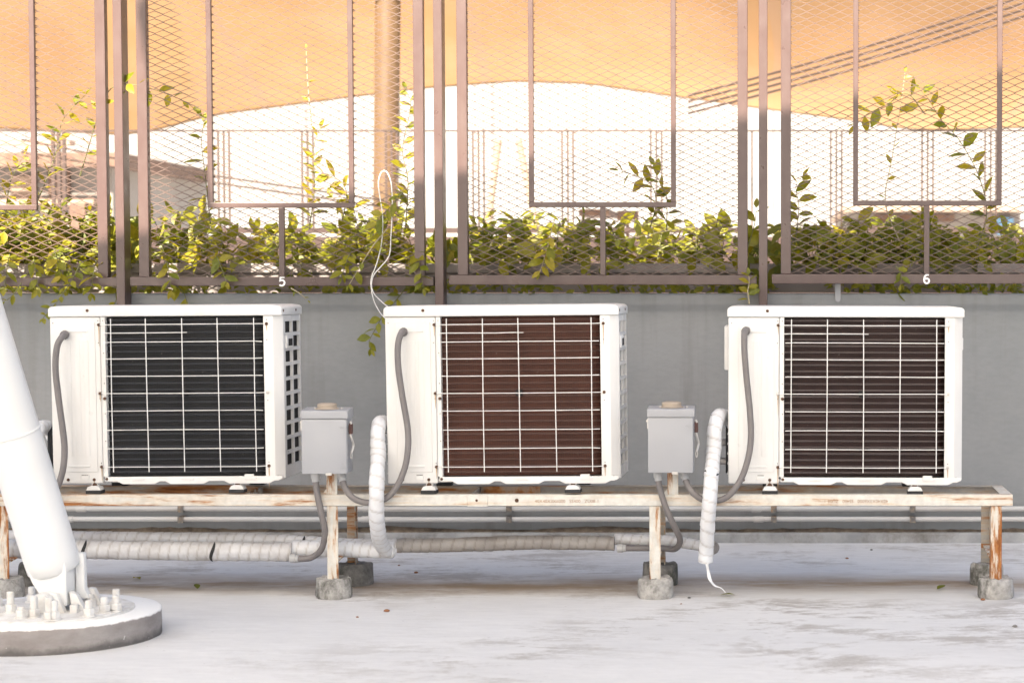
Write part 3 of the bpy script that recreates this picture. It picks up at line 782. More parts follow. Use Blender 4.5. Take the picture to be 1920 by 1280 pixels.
    for y_ in (.02, .20):
        b = MB(); b.lathe([(.003, .0062), (.005, .0055), (.0056, .002), (.0056, -.002)], (Wd, y_, zc+.018), 8, 'x'); b.build('screw', 'screw', t)
    return t
U1 = ac_unit(100, R(-.3), R(-.4), 0, 'leftmost white air conditioner with charcoal coil, partly behind the white strut', 927)
U2 = ac_unit(727, R(-1.9), R(-.55), 1, 'middle white air conditioner with flare-tinted brown coil, between the two switch boxes', 927)
U3 = ac_unit(1365, R(0), R(.15), 2, 'rightmost white air conditioner with flare-tinted dark brown coil at the bench end', 927)

# ------------------------------------------------------------------ conduits with fittings
def conduit(pts, label, r=.0112, fit=(), loc=None):
    wp = [W(x, y, Y) for x, y, Y in pts]
    o0 = wp[0].copy(); t = empty('flexible_conduit', o0, label=label, cat='conduit', group='grey flexible conduits')
    path = resample(catmull([p-o0 for p in wp], 10), .006)
    b = MB(); b.tube(path, r, 12); b.build('hose', 'conduit', t, smooth=True)
    for at_, ax in fit:
        q = path[0] if at_ == 0 else path[-1]; d = (path[1]-path[0]).normalized() if at_ == 0 else (path[-2]-path[-1]).normalized()
        b = MB(); b.tube([q-d*.004, q+d*.016, q+d*.017, q+d*.028], [r*1.42, r*1.42, r*1.2, r*1.2], 12); b.build('gland', 'conduit' if ax else 'fitting', t, smooth=True)
    return t
conduit([(757, 622, .03), (751, 627, -.02), (746, 650, -.03), (747, 690, -.03), (754, 740, -.03), (764, 800, -.03), (765, 840, -.035), (758, 880, -.04), (740, 918, -.045), (715, 938, -.045), (688, 942, -.045), (662, 933, -.045), (646, 912, -.035), (640, 888, -.02)],
        'grey conduit looping from the left switch box up to the middle unit', fit=((0, 1), (1, 0)))
conduit([(1399, 620, .03), (1396, 626, -.02), (1396, 660, -.03), (1400, 710, -.03), (1406, 770, -.03), (1408, 820, -.03), (1402, 862, -.035), (1388, 900, -.04), (1367, 928, -.045), (1345, 938, -.045), (1320, 937, -.045), (1300, 924, -.045), (1288, 906, -.035), (1282, 886, -.02)],
        'grey conduit looping from the right switch box up to the right unit', fit=((0, 1), (1, 0)))
conduit([(122, 627, .03), (116, 632, -.02), (107, 650, -.03), (104, 690, -.03), (109, 740, -.03), (117, 800, -.03), (121, 840, -.03), (118, 880, -.035), (106, 915, -.04), (85, 940, -.045), (50, 950, -.045), (18, 935, -.045), (2, 905, -.035), (-6, 878, -.02)],
        'grey conduit hanging down the left unit behind the white strut', fit=((0, 1), (1, 0)))
conduit([(591, 888, -.02), (594, 920, -.022), (602, 960, -.02), (609, 995, .0), (603, 1028, .03), (585, 1044, .06), (565, 1047, .07), (548, 1046, .08)],
        'grey conduit dropping from the left switch box into the wrapped pipe', fit=((0, 0), (1, 0)))
conduit([(1233, 886, -.02), (1236, 910, -.022), (1248, 950, -.022), (1264, 985, .0), (1275, 1012, .05), (1266, 1028, .09), (1240, 1027, .12), (1195, 1027, .14), (1160, 1027, .15)],
        'grey conduit dropping from the right switch box to the dirty wrapped pipe', fit=((0, 0), (1, 0)))

# ------------------------------------------------------------------ switch boxes
def switch_box(px0, px1, py0, py1, label):
    Y0, Y1 = -.085, .005
    a = W(px0, py1, Y0); c_ = W(px1, py0, Y0); w, h = c_.x-a.x, c_.z-a.z
    t = empty('switch_box', (a.x, Y0, a.z), label=label, cat='switch box', group='grey electrical switch boxes')
    b = MB(); b.box((.002, .006, .002), (w-.002, Y1-Y0, h)); b.build('body', 'box', t, bevel=.002)
    b = MB(); b.box((0, 0, 0), (w-.004, .0055, h-.031)); dr = b.build('door', 'box', t, smooth=True, bevel=.003)
    b = MB(); b.prism([(-.004, h-.029), (-.004, h-.003), (0, h), (Y1-Y0+.003, h+.006), (Y1-Y0+.003, h-.029)], 'x', -.002, w+.002); b.build('lid', 'box', t, smooth=True, bevel=.002)
    b = MB(); b.lathe([(.043, -.001), (.041, .002), (.036, .003), (.034, .006), (.0345, .014), (.032, .018), (.022, .02)], (w/2, .045, h+.003), 24); b.build('hub_plug', 'tan', t, smooth=True)
    for x_ in (w*.26, w*.84): b = MB(); b.lathe([(.005, 0), (.005, .004), (.003, .006)], (x_, .03, h+.003), 8); b.build('screw', 'zinc', t)
    b = MB(); b.lathe([(.005, -.007), (.005, 0)], (0, .012, h-.045), 8, 'x'); b.box((-.003, .003, h-.07), (.0, .012, h-.035)); b.build('hinge', 'zinc', t)
    # lever on the right side
    b = MB(); b.prism([(.012, h-.055), (.024, h-.045), (.032, h-.06), (.03, h-.082), (.014, h-.085)], 'x', w+.001, w+.014); lv = b.build('lever_grip', 'oxide', t, bevel=.003)
    b = MB(); b.tube([(w+.006, .02, h-.04), (w+.010, .02, h-.05)], .004, 8); b.tube(catmull([(w+.006, .016, h-.085), (w+.011, .02, h-.105), (w+.014, .03, h-.125), (w+.009, .02, h-.15)], 5), .0045, 8); b.build('lever_arm', 'zinc', lv, smooth=True)
    b = MB(); b.tube(catmull([(w+.008, .02, h-.145), (w+.012, .018, h-.158), (w+.009, .018, h-.172), (w+.005, .02, h-.16), (w+.008, .02, h-.145)], 6), .0018, 6); b.build('seal_loop', 'zinc', lv, smooth=True)
    b = MB(); b.box((w*.52, -.003, -.006), (w*.65, .004, .003)); b.build('latch', 'zinc', t, bevel=.001)
    put_text('ON', .013, (w-.018, -.0006, h-.062), dr, 'lettering', 'box', .0002, .0009)
    put_text('I', .010, (w-.018, -.0006, h-.077), dr, 'lettering', 'box', .0, .0009)
    put_text('O', .013, (w-.018, -.0006, .033), dr, 'lettering', 'box', .0002, .0009)
    put_text('OFF', .013, (w-.018, -.0006, .018), dr, 'lettering', 'box', .0002, .0009)
    return t
switch_box(566, 651, 769, 888, 'grey steel switch box between the left and middle units')
switch_box(1215, 1301, 766, 886, 'grey steel switch box between the middle and right units')

# ------------------------------------------------------------------ tape-wrapped pipes
def wrapped(pts, r, mat, label, pitch=.036, gaps=(), end_caps=True, seed=0, name='wrapped_pipe', dark_end=False, local=True):
    wp = [W(x, y, Y) for x, y, Y in pts]; o0 = wp[0].copy()
    t = empty(name, o0, label=label, cat='pipe', group='tape-wrapped insulated pipes')
    step = .0045; path = resample(catmull([p-o0 for p in wp], 12), step); seg = 22
    rng = random.Random(seed); ph = [0]
    for i in range(1, len(path)): ph.append(ph[-1]+step/pitch*(1+.6*noise.noise(Vector((i*step*7, seed, 0)))))
    def rf(i, u):
        f = (ph[i]+u) % 1.0
        wob = noise.noise(Vector((i*step*16, math.cos(2*PI*u)*1.2, math.sin(2*PI*u)*1.2+seed)))
        cr = noise.noise(Vector((i*step*60, math.cos(2*PI*u)*3, math.sin(2*PI*u)*3+seed)))
        w8 = noise.noise(Vector((math.floor(ph[i]+u)*3.7, seed, 9)))
        return (1.0 + (.05+.05*w8)*f - (.035 if f < .10 else 0)) * (1+.085*wob+.03*cr)
    b = MB(); b.tube(path, r, seg, True, rf); sl_ = b.build('wrapping', mat, t, smooth=True, angle=70)
    me = sl_.data; at = me.attributes.new('seam', 'FLOAT', 'POINT')
    vals = []
    for i in range(len(path)):
        for k in range(seg):
            f = (ph[i]+k/seg) % 1.0; vals.append(1.0 if f < .13 else (.25 if f > .9 else 0.0))
    vals += [0]*(len(me.vertices)-len(vals)); at.data.foreach_set('value', vals[:len(me.vertices)])
    for g_ in gaps:                                                  # split where the black foam shows
        i = max(2, min(len(path)-4, int(g_*len(path)))); q = path[i]; d = (path[i+2]-path[i-2]).normalized()
        m2 = MB(); side = d.cross(Vector((0, 1, 0))).normalized(); fwd = Vector((0, -1, 0)); vs = []; fs = []
        nn = 14
        for s_ in range(nn+1):
            a = -1.25+2.5*s_/nn; wd_ = .0055*math.sin(PI*s_/nn)**.7+.0004; rad = r*1.115
            c_ = q+(fwd*math.cos(a)+side*math.sin(a))*rad+d*(.006*math.sin(a*2))
            vs += [c_-d*wd_, c_+d*wd_, c_+d*wd_-(fwd*math.cos(a)+side*math.sin(a))*.012, c_-d*wd_-(fwd*math.cos(a)+side*math.sin(a))*.012]
            if s_:
                o = 4*s_
                for e in range(4): fs.append((o-4+e, o-4+(e+1) % 4, o+(e+1) % 4, o+e))
        m2.add(vs, fs); m2.build('tear', 'black', sl_)
    return t, path, o0
wrapped([(-120, 1026, .15), (0, 1028, .13), (150, 1029, .11), (300, 1032, .11), (430, 1033, .11), (548, 1034, .12)], .0335, 'tape_mid', 'thick white tape-wrapped pipe lying behind the white strut', gaps=(.43, .785), seed=1)
wrapped([(-120, 1004, .22), (150, 1008, .22), (320, 1010, .22), (480, 1012, .21), (560, 1016, .19), (640, 1021, .17), (720, 1023, .16), (745, 1023, .165)], .0245, 'tape_mid', 'thinner grey wrapped pipe behind the thick white one', gaps=(.795,), seed=2)
wrapped([(745, 1022, .165), (800, 1022, .165), (900, 1019, .165), (1000, 1016, .165), (1080, 1017, .165), (1152, 1018, .165)], .0255, 'tape_dirty', 'dirty brown-grey wrapped pipe under the middle unit', seed=3)
wrapped([(1152, 1010, .20), (1200, 1012, .20), (1260, 1014, .20), (1310, 1022, .19), (1334, 1028, .17)], .020, 'tape_mid', 'short white wrapped pipe under the right switch box', seed=4)
wrapped([(548, 1027, .14), (600, 1028, .14), (660, 1029, .14), (705, 1031, .14), (738, 1030, .15)], .029, 'tape', 'white wrapped pipe stub meeting the elbow under the left switch box', seed=14)
# risers to the units
wrapped([(738, 812, .2), (731, 800, .19), (722, 793, .13), (712, 795, .06), (708, 815, .02), (709, 850, .01), (707, 890, -.055), (706, 930, -.075), (706, 960, -.06), (708, 990, -.01), (713, 1014, .06), (722, 1029, .12), (732, 1033, .155)], .0262, 'tape',
        'white tape-wrapped riser curving down beside the middle unit', gaps=(.0,), seed=5)
wrapped([(1374, 800, .2), (1366, 786, .19), (1355, 779, .13), (1346, 782, .06), (1340, 806, .02), (1338, 845, .01), (1334, 890, -.055), (1331, 930, -.075), (1328, 965, -.06), (1326, 1000, -.03), (1324, 1030, .0), (1323, 1052, .01)], .0255, 'tape',
        'white tape-wrapped riser hanging beside the right unit', gaps=(.24, .53), seed=6)
wrapped([(1322, 1030, .02), (1330, 1028, .08), (1336, 1026, .15)], .024, 'tape_dirty', 'short elbow stub at the foot of the right riser', seed=7)
# black pipe end behind the strut
wrapped([(101, 820, .2), (94, 806, .19), (84, 800, .13), (72, 806, .06), (66, 830, .02), (64, 880, .01), (60, 930, -.04), (58, 980, .0), (56, 1020, .08)], .024, 'tape', 'white wrapped riser half hidden behind the white strut', seed=8)
# black foam at the valves
for px, py in ((101, 838), (737, 846), (1372, 846)):
    pts = [W(px+2, py-42, .17), W(px-4, py-25, .12), W(px-4, py+10, .12), W(px, py+40, .14), W(px+3, py+50, .17)]
    b = MB(); b.tube(catmull([p-pts[0] for p in pts], 6), .0135, 10); o = b.build('foam_sleeve', 'black', None, smooth=True); o.location = pts[0]
    tag(o, 'black foam-covered pipe at the valves of the '+{101: 'left', 737: 'middle', 1372: 'right'}[px]+' unit', 'pipe', 'black foam sleeves')
# loose tape tail
tp = catmull([W(1324, 1050, -.01), W(1327, 1066, -.02), W(1331, 1085, -.03), W(1340, 1097, -.03), W(1352, 1102, -.03), W(1360, 1110, -.035)], 8)
vs = []; fs = []
for i, p_ in enumerate(tp):
    wd_ = .008*(1-.75*i/len(tp)); tw = .9*math.sin(i*.22); dd = Vector((math.cos(tw), -math.sin(tw)*.7, .15))*wd_
    vs += [p_-dd, p_+dd, p_+dd+Vector((0, .0012, .0006)), p_-dd+Vector((0, .0012, .0006))]
    if i:
        o = 4*i
        for e in range(4): fs.append((o-4+e, o-4+(e+1) % 4, o+(e+1) % 4, o+e))
b = MB(); b.add(vs, fs); tag(b.build('tape_tail', 'tape', smooth=True), 'loose end of white tape trailing onto the deck', 'tape')

# ------------------------------------------------------------------ white cord looped over the fence
cp = [(726, 600, .30), (712, 585, .8), (700, 560, 1.33), (695.5, 525, 1.385), (707, 492, 1.40), (716, 450, 1.405), (717.5, 405, 1.41), (712, 368, 1.41), (709.5, 342, 1.405), (714, 325, 1.40), (720.5, 320, 1.40), (728, 327, 1.40), (734, 348, 1.405), (735.5, 390, 1.41), (733, 440, 1.405), (730, 478, 1.40), (714, 500, 1.395), (701, 515, 1.385), (696.5, 533, 1.38), (701, 550, 1.33), (715, 565, .8), (733, 580, .30)]
pts = [W(*p) for p in cp]; b = MB(); b.tube(resample(catmull([p-pts[0] for p in pts], 10), .012), .0021, 7)
o = b.build('looped_cable', 'cord', None, smooth=True); o.location = pts[0]
tag(o, 'thin white cord looped over the mesh above the middle unit', 'cord')

# ------------------------------------------------------------------ strut with its base
YS = -.75
bc = W(97, 1233, YS-.335); Rb = .338
bz = .082; bc = Vector((W(96, 1190, YS).x, YS, 0))
bs = empty('strut_base', bc, label='round concrete base with white bolted plate at lower left', cat='base')
b = MB(); seg = 96; vs = []; fs = []
prof = [(Rb*1.0, 0), (Rb*1.002, .03), (Rb, .06), (Rb*.997, bz-.004), (Rb*.985, bz), (Rb*.5, bz+.0), (.001, bz)]
for q, (rr, hh) in enumerate(prof):
    for k in range(seg):
        a = 2*PI*k/seg; nn = noise.noise(Vector((math.cos(a)*6, math.sin(a)*6, hh*25))); vs.append((rr*math.cos(a)*(1+.006*nn), rr*math.sin(a)*(1+.006*nn), hh))
for i in range(len(prof)-1):
    for k in range(seg):
        a = i*seg+k; c_ = i*seg+(k+1) % seg; fs.append((a, c_, c_+seg, a+seg))
b.add(vs, fs)
def base_mat():
    m, n, bs_ = new_mat('base_concrete')
    f = noise_tex(n, wcoords(n, (1, 1, 2.5)), 7, 9, .68)
    c = mix(n, ramp(n, f, [(.35, 0.0), (.65, 1.0)]), (.235, .21, .2), (.33, .305, .29))
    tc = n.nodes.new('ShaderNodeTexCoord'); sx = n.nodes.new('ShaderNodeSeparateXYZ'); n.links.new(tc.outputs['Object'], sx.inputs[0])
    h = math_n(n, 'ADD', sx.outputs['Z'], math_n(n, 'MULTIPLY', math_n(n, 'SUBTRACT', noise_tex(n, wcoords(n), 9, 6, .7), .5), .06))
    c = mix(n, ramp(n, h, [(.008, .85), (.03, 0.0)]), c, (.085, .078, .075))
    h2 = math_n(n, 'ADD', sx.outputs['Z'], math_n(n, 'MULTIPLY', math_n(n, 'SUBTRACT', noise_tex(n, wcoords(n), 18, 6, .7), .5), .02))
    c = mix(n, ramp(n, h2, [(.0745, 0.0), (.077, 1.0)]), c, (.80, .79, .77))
    sc = ramp(n, noise_tex(n, wcoords(n, (1, 1, 1)), 70, 2, .5), [(.72, 0.0), (.76, .7)])
    c = mix(n, sc, c, (.6, .58, .56))
    n.links.new(c, bs_.inputs['Base Color']); bs_.inputs['Roughness'].default_value = .85
    bump(n, bs_, noise_tex(n, wcoords(n), 35, 7, .7), .5, .006)
    return m
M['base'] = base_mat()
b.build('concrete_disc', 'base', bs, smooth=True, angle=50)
b = MB(); b.lathe([(.255, bz), (.255, bz+.006), (.25, bz+.008), (.001, bz+.008)], (-.0, 0, 0), 64, jitter=.003); b.build('steel_plate', 'plate_white', bs, smooth=True)
rng = random.Random(21)
def bolt(x, y, h=.06):
    z = bz+.008
    b = MB(); b.lathe([(.021, z), (.021, z+.005)], (x, y, 0), 14); bo = b.build('washer', 'plate_white', bs)
    b = MB(); b.lathe([(.0175, z+.005), (.0175, z+.024), (.016, z+.026)], (x, y, 0), 6); b.lathe([(.0115, z+.026), (.0115, z+h-.002), (.0105, z+h)], (x, y, 0), 12); b.build('nut', 'plate_white', bo, bevel=.001, bseg=1)
for px, py, h in ((20, 1147, .065), (40, 1158, .035), (64, 1156, .065), (92, 1164, .07), (105, 1171, .06), (90, 1132, .05), (164, 1128, .045), (170, 1136, .04), (180, 1158, .05), (196, 1148, .05), (212, 1145, .03), (218, 1140, .062), (236, 1146, .05), (-20, 1150, .05), (-5, 1135, .05), (60, 1128, .05), (130, 1120, .05)):
    # point on the plate's top under that pixel
    F_ = W(px, py, 0)-CAM; s_ = (bz+.008-CAM.z)/F_.z; q = CAM+F_*s_
    dx, dy = q.x-bc.x, q.y-bc.y; rr = math.hypot(dx, dy)
    if rr > .235: dx *= .235/rr; dy *= .235/rr
    bolt(dx, dy, h)
# strut itself: leaning tube with a cut lower end, clevis plates and pin
foot_p = W(128, 1140, YS)
st = empty('white_strut', foot_p, label='thick white steel tube strut leaning across the left edge', cat='strut')
p_lo = W(98, 1052, YS); lean = .283
axis = (W(-50, 575, YS-.2)-p_lo).normalized()
axis_v = axis
L = (5.9-p_lo.z)/axis.z; rT = .0835
b = MB(); q0 = p_lo-foot_p
nose = [(q0-axis*.028, rT*.9), (q0-axis*.02, rT*.985), (q0+axis*.02, rT), (q0+axis*.07, rT)]
nose += [(q0+axis*(.07+(L-.07)*i/30), rT) for i in range(1, 31)]
b.tube([p for p, _ in nose], [r for _, r in nose], 40); b.build('tube', 'white2', st, smooth=True, angle=60)
s0 = W(36, 806, YS)-foot_p; tt = (s0.z-q0.z)/axis.z; sc_ = q0+axis*tt
b = MB(); b.tube([sc_-axis*.004, sc_-axis*.002, sc_+axis*.002, sc_+axis*.004], [rT+.0003, rT+.0035, rT+.0035, rT+.0003], 40); b.build('weld_seam', 'white2', st, smooth=True)
# lower tongue: tapered plates either side, welded into the tube
ang = math.atan2(lean, 1)
def plate(off_x, w_top, w_bot, th, z_top, z_bot, name, mat='white2', lean_fac=1.0, dy=0):
    """plate in the Y-Z plane leaning with the strut; off_x is the offset across"""
    b = MB(); zt_ = z_top; vs = []
    for z_, w_ in ((zt_, w_top), (z_bot, w_bot)):
        cx = q0.x+off_x-lean*lean_fac*(z_-q0.z)
        for sx in (-th/2, th/2):
            for sy in (-w_/2, w_/2): vs.append((cx+sx, dy+sy-.27*(z_-q0.z), z_))
    b.add(vs, [(0, 1, 3, 2), (4, 6, 7, 5), (0, 2, 6, 4), (1, 5, 7, 3), (0, 4, 5, 1), (2, 3, 7, 6)])
    return b.build(name, mat, st, smooth=True, bevel=.003)
zb_ = bz+.008-foot_p.z
# broad tongue seen face-on, tapering toward the pin
poly = []
def LP(px, py): q = W(px, py, YS-.03)-foot_p; return (q.x, q.z)
b = MB(); b.prism([LP(42, 1028), LP(50, 1052), LP(66, 1090), LP(86, 1122), LP(106, 1126), LP(131, 1134), LP(130, 1072), LP(126, 1030)], 'y', -.06, .03); b.build('tongue', 'white2', st, smooth=True, bevel=.007, bseg=3)
b = MB(); b.prism([LP(132, 1040), LP(147, 1040), LP(149, 1106), LP(158, 1126), LP(133, 1126)], 'y', .015, .045); b.build('tongue', 'white2', st, smooth=True, bevel=.004)
b = MB(); b.prism([LP(76, 1168), LP(80, 1124), LP(98, 1104), LP(118, 1108), LP(139, 1158), LP(132, 1166)], 'y', -.085, -.058); b.build('clevis_plate', 'plate_white', st, smooth=True, bevel=.004)
b = MB(); b.prism([LP(142, 1164), LP(133, 1106), LP(147, 1112), LP(172, 1158), LP(166, 1166)], 'y', -.05, -.022); b.build('clevis_plate', 'plate_white', st, smooth=True, bevel=.004)
b = MB(); b.prism([LP(138, 1160), LP(150, 1108), LP(160, 1110), LP(180, 1152), LP(176, 1160)], 'y', .045, .075); b.build('clevis_plate', 'plate_white', st, smooth=True, bevel=.004)
pp = LP(95, 1124)
b = MB(); b.lathe([(.014, -.115), (.03, -.113), (.034, -.1), (.034, -.086), (.024, -.085), (.024, .1)], (pp[0], 0, pp[1]), 20, 'y'); b.build('pin', 'plate_white', st, smooth=True)
b = MB(); q = LP(80, 1130); b.lathe([(.006, -.1), (.016, -.098), (.018, -.085), (.018, -.06)], (q[0], 0, q[1]), 12, 'y'); b.build('pin_nut', 'plate_white', st, smooth=True)
b = MB(); q = LP(150, 1140); b.box((q[0]-.012, -.09, q[1]-.025), (q[0]+.012, -.065, q[1]+.02)); b.build('gusset', 'plate_white', st, smooth=True, bevel=.003)

# ------------------------------------------------------------------ membrane over the photographer, which the strut holds up and whose shade covers the deck
def shade_point(px, py):
    return W(px, py, YF)+to_sun*5.0
e1, e2 = shade_point(530, 405), shade_point(1870, 150)
dirx = (e2-e1)/(e2.x-e1.x)
vs = []; fs = []; nx, ny = 40, 12
for i in range(nx+1):
    x = -9.0+15.5*i/nx; p = e1+dirx*(x-e1.x)
    for j in range(ny+1):
        t_ = j/ny; vs.append((p.x, p.y-13.0*t_, p.z+1.6*t_-.8*math.sin(PI*t_)))
for i in range(nx):
    for j in range(ny): a = i*(ny+1)+j; fs.append((a, a+1, a+ny+2, a+ny+1))
ot = empty('overhead_canopy', (0, 0, 0), label='white tensile membrane canopy overhead, out of frame, held by the white strut', cat='canopy')
b = MB(); b.add(vs, fs); b.build('membrane', 'membrane_top', ot, smooth=True, angle=180)
b = MB(); b.tube([vs[i*(ny+1)] for i in range(nx+1)], .015, 8); b.build('edge_cable', 'zinc', ot, smooth=True)

# ------------------------------------------------------------------ plants in the trough
def leaf_mesh(seed, L=1.0, wd_=.42, mat='leaf'):
    rng = random.Random(seed); b = MB(); rows = [(0, .02), (.16, .55), (.38, 1.0), (.62, .92), (.83, .52), (1, .03)]
    curl = rng.uniform(-.22, .05); fold = rng.uniform(.06, .2); vs = []; fs = []
    for u, w_ in rows:
        z = curl*u*u
        vs += [(-wd_*.5*w_, u, z+fold*w_*wd_), (0, u, z), (wd_*.5*w_, u, z+fold*w_*wd_*rng.uniform(.6, 1.3))]
    for i in range(len(rows)-1):
        o = 3*i; fs += [(o, o+1, o+4, o+3), (o+1, o+2, o+5, o+4)]
    b.add(vs, fs); me = b.mesh('leaf', True, angle=180); me.materials.append(M[mat]); return me
LEAF = [leaf_mesh(i, wd_=w_) for i, w_ in enumerate((.46, .5, .42, .55, .48, .62))]
LEAFY = [leaf_mesh(i+20, wd_=w_, mat='leaf_y') for i, w_ in enumerate((.44, .5))]
def leaf_matrix(pos, d, up, size):
    d = d.normalized(); x = d.cross(up)
    if x.length < 1e-4: x = Vector((1, 0, 0))
    x.normalize(); z = x.cross(d)
    m_ = Matrix((x, d, z)).transposed().to_4x4(); return Matrix.Translation(pos) @ m_ @ Matrix.Scale(size, 4)
def plant(base, stems, label, seed, size=(.045, .112), spacing=.038, twig='stem', fill=0, fillbox=None, group='leafy climbers in the trough', name='climber', yel=.1):
    """base: world point; stems: list of world-space polylines"""
    rng = random.Random(seed); base = Vector(base)
    t = empty(name, base, label=label, cat='plant', group=group)
    sb = MB(); count = 0
    spots = []
    for s_ in stems:
        path = resample(catmull([Vector(p)-base for p in s_], 8), .01)
        if len(path) < 3: continue
        n_ = len(path); sb.tube(path[::2] if n_ > 6 else path, [.003*(1-.6*i/len(path[::2] if n_ > 6 else path)) for i in range(len(path[::2] if n_ > 6 else path))], 5)
        L = n_*.01; k = max(2, int(L/spacing)); side = rng.choice((-1, 1))
        for i in range(k):
            u = .12+.88*(i+rng.random()*.5)/k; q = path[min(n_-1, int(u*n_))]; d0 = (path[min(n_-1, int(u*n_)+1)]-path[max(0, int(u*n_)-1)]).normalized()
            side = -side
            out = d0.cross(Vector((rng.uniform(-.3, .3), -1, rng.uniform(-.3, .3)))).normalized()*side
            d = (d0*rng.uniform(.25, .9)+out*rng.uniform(.5, 1.0)+Vector((rng.uniform(-.3, .3), rng.uniform(-.6, .25), rng.uniform(-.45, .25))))
            up = Vector((rng.uniform(-.5, .5), rng.uniform(-1.0, .0), rng.uniform(.2, 1)))
            spots.append((q, d, up, rng.uniform(*size)*(1-.35*max(0, u-.75)/.25)))
        spots.append((path[-1], path[-1]-path[-3], Vector((0, -.6, .8)), size[0]*.8))
    for _ in range(fill):
        (x0, x1), (y0, y1), (z0, z1) = fillbox
        q = Vector((rng.uniform(x0, x1), rng.uniform(y0, y1), rng.uniform(z0, z1)))-base
        d = Vector((rng.uniform(-1, 1), rng.uniform(-1, .3), rng.uniform(-.7, .8))); up = Vector((rng.uniform(-.5, .5), rng.uniform(-1, .1), rng.uniform(.2, 1)))
        spots.append((q, d, up, rng.uniform(*size)))
    spots.sort(key=lambda s_: s_[0].y)
    for i, (q, d, up, sz) in enumerate(spots[:290]):
        me = rng.choice(LEAFY) if rng.random() < yel else rng.choice(LEAF)
        o = obj_from_mesh('leaf', me, t); o.matrix_local = leaf_matrix(q, d, up, sz)
    rest = spots[290:]
    if rest:
        fb = MB(); tone = []
        for q, d, up, sz in rest:
            me = rng.choice(LEAF); mt = leaf_matrix(q, d, up, sz); r_ = rng.random()
            fb.add([mt @ v.co for v in me.vertices], [tuple(p.vertices) for p in me.polygons]); tone += [r_]*len(me.vertices)
        fo = fb.build('foliage', 'leaf', t, smooth=True, angle=180); fo['kind'] = 'stuff'
        at = fo.data.attributes.new('tone', 'FLOAT', 'POINT'); at.data.foreach_set('value', tone)
    if sb.v: sb.build('stems', twig, t, smooth=True)
    return t
YP = YW+.42
def bush(px, half, ytop, n_st, seed, label, dens=1.0, ylow=505, yel=.1):
    rng = random.Random(seed); base = W(px, 505, YP); base.z = ztr-.06; stems = []
    for i in range(int(n_st*.9)):
        tx = px+rng.uniform(-half, half); ty = ytop+(485-ytop)*rng.random()**1.1
        Yt = rng.uniform(YF+.05, YP+.28); sx = px+(tx-px)*rng.uniform(.2, .7)
        a = W(sx, 505, YP+rng.uniform(-.08, .15)); a.z = ztr-.05
        e = W(tx, ty, Yt); mid = a.lerp(e, .55)+Vector((0, 0, rng.uniform(.02, .12)))
        tail = e+Vector((rng.uniform(-.1, .1), rng.uniform(-.08, .03), rng.uniform(-.09, .02)))
        stems.append([a, mid, e, tail])
    x0, x1 = W(px-half, 480, YP).x, W(px+half, 480, YP).x
    zl, zh = W(px, 500, YP).z, W(px, min(480, ytop+55), YP).z
    return plant(base, stems, label, seed, fill=int(34*dens), fillbox=((x0, x1), (YF+.12, YP+.2), (zl, zh)), yel=yel)
names = [(-60, 110, 385, 12, 'bright green climber at the far left edge behind the strut', 1.2),
         (40, 95, 372, 17, 'dense sunlit climber behind the left fence panel, near the frame edge', 1.6),
         (145, 75, 370, 17, 'dense sunlit climber left of the left fence post', 1.5),
         (232, 50, 440, 7, 'small climber showing between the bars at the left fence post', .7),
         (330, 80, 395, 13, 'loose climber right of the left fence post in the panel numbered five', .9),
         (440, 80, 425, 12, 'low climber under the inner frame of the panel numbered five, left of its stub', 1.0),
         (600, 75, 430, 13, 'bushy climber just right of the stub above numeral five', 1.0),
         (705, 70, 375, 15, 'tall bushy climber behind the white cord loop', 1.1),
         (790, 55, 450, 8, 'climber behind the middle fence post, left part', .7),
         (915, 75, 395, 13, 'climber right of the middle fence post', 1.0),
         (1030, 75, 410, 14, 'dense climber left of the middle stub', 1.2),
         (1180, 80, 415, 12, 'climber right of the middle stub', .9),
         (1310, 85, 415, 13, 'loose climber left of the right fence post', .9),
         (1430, 50, 420, 8, 'small climber behind the right fence post', .7),
         (1540, 80, 425, 14, 'dense olive climber at the left of the panel numbered six', 1.3),
         (1650, 75, 410, 15, 'dense olive climber left of the stub above numeral six', 1.4),
         (1790, 75, 400, 15, 'bushy climber right of the stub above numeral six', 1.1),
         (1890, 60, 430, 9, 'climber at the far right edge of the trough', .8)]
for i, (px, half, yt, n_, lab, de) in enumerate(names):
    bush(px, half, yt, n_, 100+i, lab, de, yel=.22 if px < 760 else .1)
def sprig(pts, label, seed, size=(.055, .09), spacing=.034, twig='stem', yel=.3):
    wp = [W(*p) for p in pts]
    return plant(wp[0], [wp], label, seed, size, spacing, twig, group='climbing and trailing sprigs', name='sprig', yel=yel)
YV = YF+.03
sprig([(60, 400, YV+.1), (90, 330, YV), (110, 270, YV), (118, 225, YV), (160, 178, YV)], 'sprig climbing the far left fence panel toward its top', 1, yel=.6)
sprig([(10, 400, YV+.1), (20, 340, YV), (45, 290, YV)], 'short sprig against the far left edge of the mesh', 2, yel=.6)
sprig([(150, 330, YV+.1), (190, 200, YV), (215, 162, YV), (255, 160, YV-.04), (300, 172, YV), (345, 190, YV), (365, 205, YV)], 'thin sprig crossing behind the left fence post high up', 3, spacing=.045, yel=.4)
sprig([(395, 420, YV+.1), (385, 330, YV), (378, 270, YV), (382, 230, YV)], 'thin sprig along the left bar of the inner frame of the panel numbered five', 4, spacing=.05, yel=.6)
sprig([(580, 430, YV+.1), (590, 350, YV), (588, 280, YV), (600, 240, YV)], 'sprig rising inside the inner frame of the panel numbered five', 5, spacing=.03, yel=.8)
sprig([(585, 240, YV), (580, 190, YV), (576, 140, YV), (574, 90, YV)], 'dry pale shoot reaching highest inside the panel numbered five', 6, (.02, .04), .07, 'drytwig', .8)
